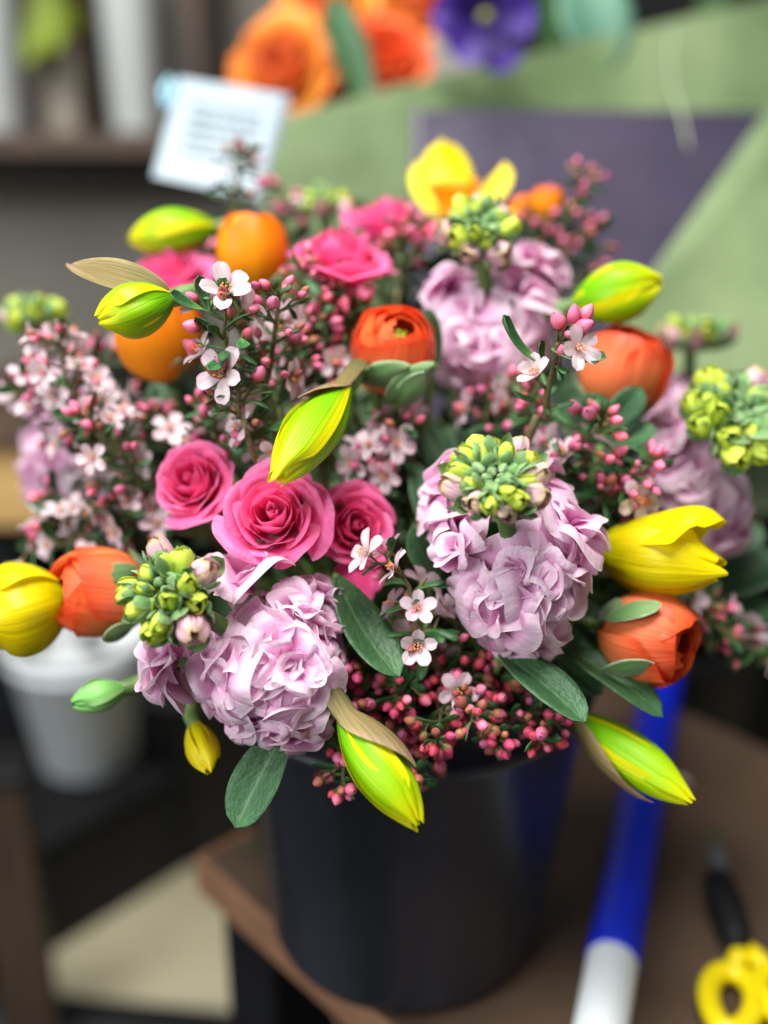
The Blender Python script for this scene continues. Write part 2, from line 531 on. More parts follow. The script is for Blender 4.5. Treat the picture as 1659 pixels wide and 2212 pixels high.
def rose_petal(t, rng, open_=1.0):
    u, v = uvg(19, 13)
    nz = waves(rng, 5, 4)
    nf = waves(rng, 4, 9)
    hw = lerp(R(125), R(47), min(1, t * 1.5)) * rng.uniform(.85, 1.15)
    # a tight heart, a hollow round it, then the open rows
    rr = .045 + .30 * t ** .8 if t < .3 else lerp(.33, 1.0, ((t - .3) / .7) ** .9)
    rr *= rng.uniform(.96, 1.04)
    H = (.95 if t < .3 else lerp(1.08, .60, ((t - .3) / .7) ** .9)) + rng.uniform(-.07, .07)
    o = np.clip((t - .26) / .74, 0, 1) * open_
    au = np.abs(u)
    pt = rng.uniform(.03, .15)
    vv = v * (1 - .20 * au ** 2.6 - pt * au * smooth(.5, 1, v))
    c3 = lerp(-.30, .24, o) + (rng.uniform(-.06, .06) if t > .3 else 0)
    r = bez(.03, rr * lerp(.95, .72, t), rr * lerp(1.0, .96, t), rr * (1 + c3), vv)
    z = bez(-.15, -.1 + .18 * (1 - t), H * lerp(.75, 1.02, o), H * lerp(1.0, .92, o), vv)
    k1, k2 = rng.uniform(.5, 1.2), rng.uniform(.5, 1.2)
    roll = smooth(.66, 1, v) * np.where(u < 0, k1, k2) * smooth(.1, .9, au) * (.2 + .8 * o) * (1 if t > .22 else .3)
    r = r + .13 * roll
    z = z - .12 * roll
    lip = smooth(.87, 1, v) * o
    r = r + .055 * lip
    z = z - .04 * lip
    z = z + pt * .7 * np.exp(-(u / .14) ** 2) * smooth(.75, 1, v)
    r = r * (1 + .06 * u) + (.05 * nz(u * 1.3, v * 1.5) + .022 * nf(u * 1.5, v) * smooth(.5, 1, v)) * v * (.25 + t)
    z = z + (.05 * nz(u * 1.6 + 3, v) + .025 * nf(u + 2, v)) * v * (.4 + .6 * t)
    a = u * hw * (.3 + .7 * np.sqrt(v))
    return np.stack([np.sin(a) * r, np.cos(a) * r, z], -1)


def ruffled_petal(rng, amp, fold, cup=0.0):
    """stock petal: grows along +z, faces +y outward, broad soft folds and a rolled rim"""
    u, v = uvg(21, 15)
    f1 = waves(rng, 4, 2.6)
    f2 = waves(rng, 5, 8)
    f3 = waves(rng, 5, 16)
    au = np.abs(u)
    wd = .08 + .66 * v ** .7
    x = u * wd * (1 - fold * .3 * v)
    x = np.sin(u * 1.45) / np.sin(1.45) * wd * (1 - fold * .3 * v) * (1 - .16 * v ** 4 * au)
    z = v * (1 - .46 * au ** 2.0 * v) - rng.uniform(.0, .08) * np.exp(-((u - rng.uniform(-.3, .3)) / .22) ** 2) * v ** 4
    z = z + .035 * f2(u * 1.1, 1.0 + v * .2) * smooth(.6, 1, v)
    n = rng.uniform(.05, .5) * v ** 2.2
    n = n + amp * .42 * f1(u * 1.6, v * 1.2) * v ** 1.2
    n = n + amp * .13 * np.sin(u * rng.uniform(3.2, 5.2) + rng.uniform(0, 6)) * smooth(.25, 1, v)
    n = n + amp * .055 * f2(u * 1.3, v * 1.1) * smooth(.3, 1, v)
    n = n + .012 * f3(u * 1.5, v * 1.6) * smooth(.2, .8, v)
    pv = rng.uniform(-.25, .25)
    n = n + fold * .62 * np.sqrt((u - pv) ** 2 + .10) * v * (1 if rng.random() < .7 else -1)
    n = n - cup * .55 * u ** 2 * v
    sg = 1 if rng.random() < .72 else -1
    edge = np.maximum(smooth(.80, 1, v), smooth(.82, 1, au) * smooth(.4, .8, v))
    n = n + sg * .13 * edge * (1 + .6 * f1(u * 3, 1))
    z = z - .05 * edge
    x = x + amp * .10 * f1(v * 2, u) * v
    return np.stack([x, n, z], -1)


def globe_petal(t, rng, top, tall=1.1):
    """ranunculus: t 0 inner .. 1 outer, wraps a globe up to the polar angle top"""
    u, v = uvg(15, 13)
    nz = waves(rng, 5, 5)
    hw = lerp(R(95), R(66), t) * rng.uniform(.92, 1.08)
    rr = lerp(.70, 1.03, t)
    ft = top * rng.uniform(.85, 1.15) + .42 * np.abs(u) ** 2.6 + .07 * nz(u * 2, 1)
    ph = math.pi - v * (math.pi - ft)
    rad = rr * (1 + .05 * u + .025 * nz(u * 1.4, v * 2) * v)
    r = np.sin(ph) ** .9 * rad
    z = -np.cos(ph - math.pi) * -1 * tall * rr * .98
    z = -np.cos(math.pi - ph) * tall * rr
    lip = smooth(.86, 1, v)
    r = r + .065 * lip + .02 * np.cos(u * 9 + t * 5) * v
    a = u * hw
    return np.stack([np.sin(a) * r, np.cos(a) * r, z], -1)


def bud_tepal(rng, inner, flare=0.0, open_tip=.1, twist=.5):
    """daffodil bud tepal, unit length along z, unit radius"""
    u, v = uvg(15, 18)
    nz = waves(rng, 5, 5)
    hw = (R(72) if not inner else R(80)) * (1 - .45 * smooth(.72, 1, v))
    s = .05 + .95 * v
    prof = np.sin(np.pi * np.clip(s, 0, 1) ** 1.05 * .965) ** .72
    prof = np.maximum(prof, .09 + open_tip)
    r = prof * (.93 if inner else 1.0) * (1 + .07 * u) * (1 + .09 * nz(u * 1.5, v * 2.5) + .03 * np.sin(u * 8 + v * 3 + hw) * smooth(.15, .5, v) + .045 * smooth(.8, 1, np.abs(u)) * smooth(.2, .5, v))
    r = r + flare * smooth(.3, 1, v) ** 1.3 * 1.6
    z = v * (1 - .10 * np.abs(u) ** 2 * smooth(.5, 1, v)) - flare * .1 * v ** 2
    r = r + .03 * np.cos(u * 4.5) * smooth(.1, .5, v) * (1 - smooth(.85, 1, v))
    a = u * hw + twist * v
    return np.stack([np.sin(a) * r, np.cos(a) * r, z], -1)


def leaf_grid(width, bend, fold, rng, tip=1.0, wav=.04, twist=0.0, nu=9, nv=16, wpos=.45):
    """leaf of unit length along z, upper side +y"""
    u, v = uvg(nu, nv)
    pk = wpos
    wv = (np.clip(v, 0, 1) ** (pk * 1.6 + .05)) * (np.clip(1 - v, 0, 1) ** (.62 * tip))
    wv = wv / wv.max() * width * .5 + .012 * (1 - v)
    nz = waves(rng, 4, 5)
    x = u * wv
    y = fold * np.abs(u) * wv * 1.0 + wav * nz(u * .8, v * 2.2) * v
    z = v.copy()
    tw = twist * v
    x, y = x * np.cos(tw) - y * np.sin(tw), x * np.sin(tw) + y * np.cos(tw)
    # bend the spine in the y-z plane
    ang = bend * v
    sy = np.cumsum(np.concatenate([[0], np.sin(bend * np.linspace(0, 1, nv)[:-1])])) / (nv - 1)
    sz = np.cumsum(np.concatenate([[0], np.cos(bend * np.linspace(0, 1, nv)[:-1])])) / (nv - 1)
    Y = sy[None, :] + y * np.cos(ang)
    Z = sz[None, :] - y * np.sin(ang)
    return np.stack([x, Y, Z], -1)


def solid_leaf(name, P, mat, th):
    """a leaf with thickness: upper and lower sheets joined round the rim"""
    m = Mesh()
    du = np.gradient(P, axis=0); dv = np.gradient(P, axis=1)
    n = np.cross(du, dv)
    n /= np.linalg.norm(n, axis=-1, keepdims=True) + 1e-9
    Q = P + n * th
    ring = np.concatenate([P, Q[::-1]], 0)
    m.grid(ring, 0, close=True)
    me = m.data(name, mat)
    # both sheets share the leaf's own uv across
    nu = P.shape[0]
    k = 0
    uvd = me.uv_layers[0].data
    for poly in me.polygons:
        for li in poly.loop_indices:
            vi = me.loops[li].vertex_index
            i, j = vi // P.shape[1], vi % P.shape[1]
            uu = i if i < nu else 2 * nu - 1 - i
            uvd[li].uv = (uu / (nu - 1), j / (P.shape[1] - 1))
    return me


def crumple(rng, c):
    """half-open bud: five overlapping, creased petals closing over each other"""
    m = Mesh()
    for i in range(5):
        u, v = uvg(11, 10)
        f, g = waves(rng, 4, 4), waves(rng, 5, 9)
        hw = R(rng.uniform(50, 72))
        ph = math.pi - v * (math.pi - rng.uniform(.05, .4) - .55 * np.abs(u) ** 2.2)
        rad = (.40 + .045 * i) * (1 + .10 * u + .14 * f(u * 1.6, v * 2) * v + .06 * g(u * 1.5, v * 2.2) * smooth(.3, 1, v))
        rad = rad + .05 * smooth(.82, 1, v) + .05 * np.cos(u * 5 + i) * smooth(.3, .9, v)
        r = np.sin(ph) ** .85 * rad
        z = .55 - np.cos(math.pi - ph) * (.56 + .035 * i) + .05 * g(u + 2, v) * v + .10 * v ** 3
        a = u * hw + i * R(137.5) + rng.uniform(-.2, .2)
        m.grid(np.stack([np.sin(a) * r, np.cos(a) * r, z], -1), 0)
    return m.data("bud", M_[c])


def scoop(w, h, rng, cup=.735, tipin=.5):
    """sepal clasping a bud of radius cup*1, height h"""
    u, v = uvg(7, 9)
    hw = w * (np.sin(np.pi * np.clip(.12 + v * .86, 0, 1)) ** .6) * .9 + .02
    r = cup * (np.sin(np.pi * (.04 + .52 * v)) ** .8) * 1.04 - tipin * .2 * smooth(.7, 1, v)
    r = r + .05 * np.cos(u * 1.4)
    a = u * hw
    z = h * v + .04 * (1 - np.abs(u)) * v
    return np.stack([np.sin(a) * r, np.cos(a) * r, z], -1)


rng = random.Random(11)
ROSES = []
for k in range(3):
    r_ = random.Random(100 + k)
    n = 36
    lst = []
    for i in range(n):
        t = (i / (n - 1))
        P = rose_petal(t, r_)
        lst.append((gmesh("petal", P, M_['rose']), i * R(137.5) + r_.uniform(-.2, .2), t))
    ROSES.append(lst)
OUTER = [gmesh("petal", ruffled_petal(rng, .62, .05), M_['stock']) for _ in range(14)]
MID = [gmesh("petal", ruffled_petal(rng, .8, .45, .3), M_['stock']) for _ in range(14)]
INNER = [gmesh("petal", ruffled_petal(rng, .8, .5, 1.0), M_['stock']) for _ in range(12)]
CRUMP = {c: [crumple(rng, c) for _ in range(6)] for c in ('limeb', 'blush', 'stock')}
SEPAL = [gmesh("sepal", scoop(.78, lerp(.85, 1.15, k / 3), rng), M_['sepal']) for k in range(4)]


def closed_bud(mat, lobes=4, nu=16, nv=10, tipz=1.0):
    a = np.linspace(0, 2 * np.pi, nu, endpoint=False)[:, None]
    v = np.linspace(0, 1, nv)[None, :]
    r = np.sin(np.pi * (.06 + .93 * v ** .9)) ** .75 * .38 * (1 + .42 * np.abs(np.cos(a * lobes / 2)) ** .6 * np.sin(np.pi * v ** .8))
    z = v * tipz + 0 * a
    return gmesh("bud", np.stack([np.cos(a) * r, np.sin(a) * r, z], -1), mat, close=True)


GREENBUD = [closed_bud(M_['sepal'], 4, 24, 12, z) for z in (.95, 1.15)]


def sprig_bud(c, fat):
    m = Mesh()
    nu, nv = 12, 9
    a = np.linspace(0, 2 * np.pi, nu, endpoint=False)[:, None]
    v = np.linspace(0, 1, nv)[None, :]
    r = np.sin(np.pi * (.07 + .91 * v ** .85)) ** .7 * fat * (1 + .07 * np.abs(np.cos(a * 2.5 + v * .5)))
    z = .02 + v * .98 + 0 * a
    m.grid(np.stack([np.cos(a) * r, np.sin(a) * r, z], -1), 0, close=True)
    # five small calyx teeth under it
    u2, v2 = uvg(3, 4)
    for k in range(5):
        an = k * 2 * math.pi / 5 + u2 * .5 * (1 - v2 ** 2 * .8)
        rr = fat * (.35 + .62 * np.sqrt(v2)) * 1.08
        m.grid(np.stack([np.sin(an) * rr, np.cos(an) * rr, -.05 + .26 * v2], -1), 1)
    return m.data("bud", [M_[c], M_['calyx']])


BUDS = {'pink': [sprig_bud('bud', .32), sprig_bud('bud', .29), sprig_bud('bud', .35), sprig_bud('budb', .31)],
        'red': [sprig_bud('budr', .40), sprig_bud('budr', .44), sprig_bud('budb', .42), sprig_bud('bud', .42)]}
WPET = []
for k in range(4):
    P = leaf_grid(.60, [.5, .7, .3, .9][k], -.22, rng, tip=.75, wav=.05, nu=7, nv=10, wpos=.5)
    WPET.append(gmesh("petal", P, M_['white']))
TLEAF = [solid_leaf("leaf", leaf_grid(.31, b, .35, rng, tip=.55, wav=.02, nu=7, nv=11, wpos=.55), M_['tleaf'], .022) for b in (.5, 1.0, 1.5, .2)]


def stamens():
    m = Mesh()
    for k in range(9):
        a = k * 2 * math.pi / 9 + rng.uniform(-.2, .2)
        l = rng.uniform(.34, .5)
        r0, r1 = .05, rng.uniform(.08, .2)
        p1 = Vector((math.cos(a) * r1, math.sin(a) * r1, l))
        m.tube([(math.cos(a) * r0, math.sin(a) * r0, .02), tuple(Vector((math.cos(a) * .12, math.sin(a) * .12, l * .6))), tuple(p1)], .016, n=5, mi=1)
        m.ball(p1, (.045, .045, .06), 0, 6, 5)
    m.ball((0, 0, .2), (.05, .05, .2), 1, 6, 5)
    return m.data("stamens", [M_['stamen'], M_['white']])


STAM = [stamens(), stamens()]
RECEPT = Mesh().ball((0, 0, -.02), (.15, .15, .08), 0, 8, 6).data("blossom", M_['calyx'])

# ------------------------------------------------------------------ bucket position, stems
BX, BY, RIM = 0.015, 0.565, 0.236


def stem_pts(head, axis, rng, n=12, reach=.05):
    head, axis = Vector(head), Vector(axis).normalized()
    d = Vector((head.x - BX, head.y - BY, 0))
    l = max(d.length, 1e-4)
    rimp = Vector((BX, BY, RIM + .012)) + d / l * min(l * .42, .088) + Vector((rng.uniform(-.012, .012), rng.uniform(-.012, .012), 0))
    end = Vector((BX, BY, .03)) - d / l * rng.uniform(.0, .05)
    pts = []
    h1 = head - axis * reach
    dirr = (rimp - end).normalized()
    h2 = rimp + dirr * min(.07, (head - rimp).length * .4)
    for k in range(n):
        t = k / (n - 1)
        pts.append(bez(head, h1, h2, rimp, t))
    pts.append(end)
    return pts


def add_stem(t, axis, rad, mat='stem', rng=rng, reach=.05, back=0.0):
    M = t.matrix_basis
    Mi = M.inverted()
    pts = [Mi @ p for p in stem_pts(M @ Vector((0, 0, back)), axis, rng, reach=reach)]
    return put("stem", Mesh().tube(pts, [rad] * len(pts), 8).data("stem", M_[mat]), t)


def add_leaf(t, b, tip, width, facing, mat='leaf', bend=.6, fold=.25, wav=.03, tipx=.9, twist=0.0, label=None, wpos=.45, name="leaf", th=.008, seed=1):
    """leaf of thing t from world point b to tip; facing = direction its upper side looks"""
    b, tip = Vector(b), Vector(tip)
    d = tip - b
    P = leaf_grid(width / d.length, bend, fold, random.Random(seed), tipx, wav, twist, wpos=wpos)
    e = Vector(P[P.shape[0] // 2, -1])
    s = d.length / e.length
    P = P * s
    y = Vector(facing) - d.normalized() * Vector(facing).dot(d.normalized())
    F = frame(d, None)
    y.normalize()
    x = y.cross(d.normalized()).normalized()
    z = d.normalized()
    W = Matrix((x, y, z)).transposed().to_4x4()
    # the bent leaf's chord leans towards +y; turn it back onto the chord
    W = Matrix.Translation(b) @ W @ rx(math.atan2(e.y, e.z))
    me = solid_leaf(name, P, M_[mat], th * d.length)
    o = put(name, me, t, t.matrix_basis.inverted() @ W)
    if label:
        o['label'] = label
    return o


G_ROSE = "deep pink spray roses in the bouquet"
G_RAN = "orange ranunculus blooms in the bouquet"
G_DAF = "daffodil buds in the bouquet"
G_STOCK = "lilac stock flower spikes in the bouquet"
G_SPRIG = "pink waxflower sprigs in the bouquet"


def rose(px, py, d, ax, rad, label, var=0, spin=0.0, mat=None, n=None, name="pink_rose", cat="rose", group=G_ROSE, stem=True, skip=0, mat2=None):
    axis = cdir(*ax)
    c = at(px, py, d) - axis * rad * .6
    t = thing(name, label, cat, tr(*c) @ frame(axis) @ rz(spin), group)
    r_ = random.Random(int(px * 7 + py))
    for me, ang, tt in ROSES[var][skip:]:
        s = rad * r_.uniform(.95, 1.04)
        if mat:
            o = put("petal", me.copy(), t, rz(ang) @ rx(r_.uniform(-.05, .05)) @ sc(s))
            o.data.materials[0] = M_[mat2 if mat2 and tt < .62 else mat]
        else:
            put("petal", me, t, rz(ang) @ rx(r_.uniform(-.05, .05)) @ sc(s))
    # calyx below
    m = Mesh().ball((0, 0, -.16 * rad), (.3 * rad, .3 * rad, .28 * rad), 0, 10, 8)
    put("calyx", m.data("calyx", M_['stem']), t)
    for k in range(5):
        P = leaf_grid(.28, -1.6, .2, r_, .9, .03, nu=5, nv=9)
        put("sepal", gmesh("sepal", P * rad, M_['leaf']), t, rz(k * R(72) + .3) @ tr(0, .22 * rad, -.1 * rad) @ rx(-R(70)))
    if stem:
        add_stem(t, axis, .0026, back=-.3 * rad)
    else:
        # flowers of the wrapped bouquet stand in the tub behind
        Mi = t.matrix_basis.inverted()
        h = t.matrix_basis @ Vector((0, 0, -.3 * rad))
        e = Vector((.30 + r_.uniform(-.05, .05), 1.08 + r_.uniform(-.03, .03), -.2))
        k_ = [bez(h, h - axis * .05 - Vector((0, 0, .05)), e + Vector((0, 0, .35)), e, q / 11) for q in range(12)]
        put("stem", Mesh().tube([Mi @ p for p in k_], .003, 8).data("stem", M_['stem']), t)
    return t


def ranunculus(px, py, d, ax, rad, label, mat='ran', top=.62, tall=1.1, nsep=5, spin=0.0, group=G_RAN, stem=True, name="ranunculus", heart=True, sep_open=.35, n=13, cat="ranunculus"):
    axis = cdir(*ax)
    c = at(px, py, d)
    t = thing(name, label, cat, tr(*c) @ frame(axis) @ rz(spin), group)
    r_ = random.Random(int(px * 3 + py * 5))
    for i in range(n):
        q = i / (n - 1)
        P = globe_petal(q, r_, top * lerp(.35, 1.3, q ** .8) + (r_.uniform(.1, .5) if q > .45 and r_.random() < .6 else 0), tall) * rad
        put("petal", gmesh("petal", P, M_[mat]), t, rz(i * R(137.5)) @ rx(r_.uniform(-.04, .04)))
    if heart:
        m = Mesh().ball((0, 0, .1 * rad), (.34 * rad, .34 * rad, .5 * rad), 0, 12, 9)
        for k in range(26):
            ph = math.acos(1 - 1.1 * (k + .5) / 26)
            a = k * 2.4
            m.ball((math.sin(ph) * math.cos(a) * .34 * rad, math.sin(ph) * math.sin(a) * .34 * rad, .1 * rad + math.cos(ph) * .5 * rad), .06 * rad, 0, 6, 5)
        put("heart", m.data("heart", M_['pistil']), t)
    for k in range(nsep):
        P = leaf_grid(.48, -.95 if k % 2 else -1.15, -.25, r_, .85, .05, nu=7, nv=11) * rad * 1.25
        put("sepal", solid_leaf("sepal", P, M_['rsepal'], .03 * rad), t,
            rz(k * R(360 / nsep) + .4) @ tr(0, .22 * rad, -1.09 * tall * rad) @ rx(-R(68) + sep_open * r_.uniform(-.5, .5)) )
    m = Mesh().tube([(0, 0, -1.02 * tall * rad), (0, 0, -1.25 * tall * rad)], [.22 * rad, .13 * rad], 10)
    put("receptacle", m.data("receptacle", M_['stem']), t)
    if stem:
        add_stem(t, axis, .0028, back=-1.15 * tall * rad)
    return t


def daffodil_bud(b, tip, rad, label, mat='daf', spathe=None, flare=(0,) * 6, open_tip=.1, twist=.5, spin=0.0, stem=True, name="daffodil_bud", cat="daffodil bud", group=G_DAF, aim=None):
    b, tip = at(*b), at(*tip)
    d = tip - b
    axis = d.normalized()
    L = d.length
    if aim:
        q = frame(axis).to_3x3().inverted() @ cdir(*aim)
        spin = math.atan2(-q.x, q.y) - R(240)
    t = thing(name, label, cat, tr(*b) @ frame(axis) @ rz(spin), group)
    r_ = random.Random(int(L * 1e6))
    for k in range(6):
        inner = k >= 3
        P = bud_tepal(r_, inner, flare[k], open_tip, twist) * np.array([rad * .94, rad * .94, L * (.97 if inner else 1.0) * r_.uniform(.96, 1.02)])
        put("tepal", gmesh("tepal", P, M_[mat]), t, rz(k * R(120) + (R(60) if inner else 0)))
    # swollen ovary below the bud and the bent neck
    m = Mesh().tube([(0, 0, -.016), (0, 0, -.012), (0, 0, -.006), (0, 0, .001), (0, 0, .004)], [.0028, .0042, .005, .0042, .004], 10)
    put("ovary", m.data("ovary", M_['stem']), t)
    if stem:
        add_stem(t, axis, .0032, back=-.014, reach=.035)
    if spathe:
        sb, st, w, face, bend, fold = spathe
        add_leaf(t, at(*sb), at(*st), w, cdir(*face), 'spathe', bend=bend, fold=fold, wav=.09, tipx=1.15, name="spathe", th=.004, seed=3)
    return t


def sheath(t, rad, L, side, hw, v0, v1, seed=1):
    """dry papery sheath wrapping the bud of thing t on the camera-space side given"""
    r_ = random.Random(seed)
    d = t.matrix_basis.to_3x3().inverted() @ cdir(*side)
    a0 = math.atan2(d.x, d.y)
    u, v = uvg(23, 18)
    f, g = waves(r_, 4, 4), waves(r_, 5, 8)
    top = v1 * (1 - .95 * np.abs(u) ** 1.1) + .02 * g(u * 2, 1)
    zz = v0 + (top - v0) * v
    prof = np.sin(np.pi * np.clip(.05 + .95 * np.maximum(zz, 0), 0, 1) ** 1.05 * .965) ** .72
    r = np.maximum(rad * prof, .0052) * 1.13 + .0008
    r = r + rad * (.05 * f(u * 1.5, v * 2) * v + .018 * np.sin(u * 26) * (1 - .4 * v) + .10 * smooth(.8, 1, v) * f(u, 3))
    a = a0 + u * hw
    P = np.stack([np.sin(a) * r, np.cos(a) * r, zz * L], -1)
    return put("spathe", solid_leaf("spathe", P, M_['spathe'], .0003), t)


def floret(t, pos, axis, rad, rng, kind='full'):
    """one double floret of a stock spike: part 'floret', its petals sub-parts"""
    M = t.matrix_basis.inverted() @ tr(*pos) @ frame(axis) @ rz(rng.uniform(0, 6.28))
    m = Mesh().tube([(0, 0, -rad * .75), (0, 0, -rad * .3), (0, 0, -rad * .02)], [rad * .10, rad * .17, rad * .14], 8)
    f = put("floret", m.data("floret", M_['sepal']), t, M)
    if kind == 'full':
        rows = ((5, OUTER, (62, 100), (1.1, 1.35)), (4, OUTER, (40, 78), (.95, 1.22)), (5, MID, (16, 54), (.75, 1.02)), (4, INNER, (2, 30), (.55, .9)))
    else:
        rows = ((4, OUTER, (18, 42), (1.0, 1.2)), (4, INNER, (8, 22), (.85, 1.0)), (2, INNER, (0, 10), (.6, .7)))
    for n, pool, tilt, s in rows:
        a0 = rng.uniform(0, 6.28)
        for k in range(n):
            a = a0 + k * 2 * math.pi / n + rng.uniform(-.28, .28)
            q = rad * rng.uniform(*s)
            put("petal", rng.choice(pool), f, rz(a) @ rx(-R(rng.uniform(*tilt))) @ ry(rng.uniform(-.45, .45)) @ rz(rng.uniform(-.5, .5)) @ sc(q * rng.uniform(.9, 1.12), q, q))
    return f


def bud_cluster(t, pos, axis, size, rng, n=22, blush=.25, big=1.0, flat=1.0, green=.24, young_=.5):
    """spiral of buds at a stock tip; outer ones show crumpled lime petals between woolly sepals"""
    M = t.matrix_basis.inverted() @ tr(*pos) @ frame(axis)
    m = Mesh()
    m.ball((0, 0, -.05 * size), (.22 * size, .22 * size, .36 * size), 0, 10, 8)
    for k in range(n):
        q = (k + .4) / n
        ph = R(6) + R(98) * q ** .6 + rng.uniform(-.08, .08)
        a = k * R(137.5) + rng.uniform(-.2, .2)
        s = size * lerp(.15, .60, q ** .75) * big * rng.uniform(.85, 1.12)
        dist = size * lerp(.30, .66, q ** .8) * rng.uniform(.92, 1.1)
        p = Vector((math.sin(ph) * math.cos(a), math.sin(ph) * math.sin(a), math.cos(ph) * flat + .1)) * dist
        ax = Vector((math.sin(ph) * math.cos(a) + rng.uniform(-.15, .15), math.sin(ph) * math.sin(a) + rng.uniform(-.15, .15), math.cos(ph) + .75))
        B = M @ tr(*(p - ax.normalized() * s * .35)) @ frame(ax) @ rz(rng.uniform(0, 6.28))
        if q < green:
            put("bud", rng.choice(GREENBUD), t, B @ sc(s * 1.1))
        else:
            young = q < young_
            c = 'blush' if (q > .72 and rng.random() < blush * 2) else 'limeb'
            b = put("bud", rng.choice(CRUMP[c]), t, B @ rx(rng.uniform(-.15, .15)) @ sc(s * rng.uniform(.82, 1.08), s * .95, s * rng.uniform(.9, 1.3)))
            o = rng.uniform(1.25, 1.4) if young else rng.uniform(.85, 1.2)
            for j in range(4):
                put("sepal", SEPAL[(j + k) % 4], b, rz(j * R(90) + rng.uniform(-.12, .12)) @ rx(rng.uniform(-.10, .03)) @ sc(1.0, 1.0, o * rng.uniform(.7, 1.05)))
        m.tube([(0, 0, -.5 * size * q), tuple(p * .6 + Vector((0, 0, -.12 * size))), tuple(p - ax.normalized() * s * .3)], [.04 * size, .035 * size, .05 * size], 6)
    put("bud_stalks", m.data("bud_stalks", M_['stem']), t, M)


def stock(label, cluster, core, florets, size, seed, n=22, blush=.25, caxis=None, stem=True, big=1.0, green=.24, young_=.5):
    r_ = random.Random(seed)
    tipp, corep = at(*cluster), at(*core)
    axis = (tipp - corep).normalized()
    base = corep - axis * .03
    t = thing("stock_flower", label, "stock flower", tr(*base) @ frame(axis), G_STOCK)
    Mi = t.matrix_basis.inverted()
    pts = [Mi @ p for p in (base, corep, tipp * .7 + corep * .3, tipp)]
    put("stalk", Mesh().tube(pts, [.005, .0048, .004, .0032], 8).data("stalk", M_['stem']), t)
    if stem:
        add_stem(t, axis, .0046)
    for f in florets:
        p = at(f[0] + r_.uniform(-9, 9), f[1] + r_.uniform(-9, 9), core[2] + f[2] + r_.uniform(-.004, .004))
        kind = f[4] if len(f) > 4 else 'full'
        dirn = (p - corep).normalized() + axis * (.25 if kind == 'full' else .8)
        floret(t, p - dirn.normalized() * f[3] * .45, dirn, f[3], r_, kind)
    bud_cluster(t, tipp, cdir(*caxis) if caxis else axis, size, r_, n, blush, big, 1.0, green, young_)
    return t


def blossom(t, M, s, rng, sub=True):
    b = put("blossom", RECEPT, t, M @ sc(s))
    a0 = rng.uniform(0, 6.28)
    tl = rng.uniform(38, 66)
    for k in range(5):
        put("petal", rng.choice(WPET), b, rz(a0 + k * R(72) + rng.uniform(-.1, .1)) @ tr(0, .05, 0) @ rx(-R(tl + rng.uniform(-9, 9))) @ sc(rng.uniform(.92, 1.08)))
    put("stamens", rng.choice(STAM), b, sc(1.0))


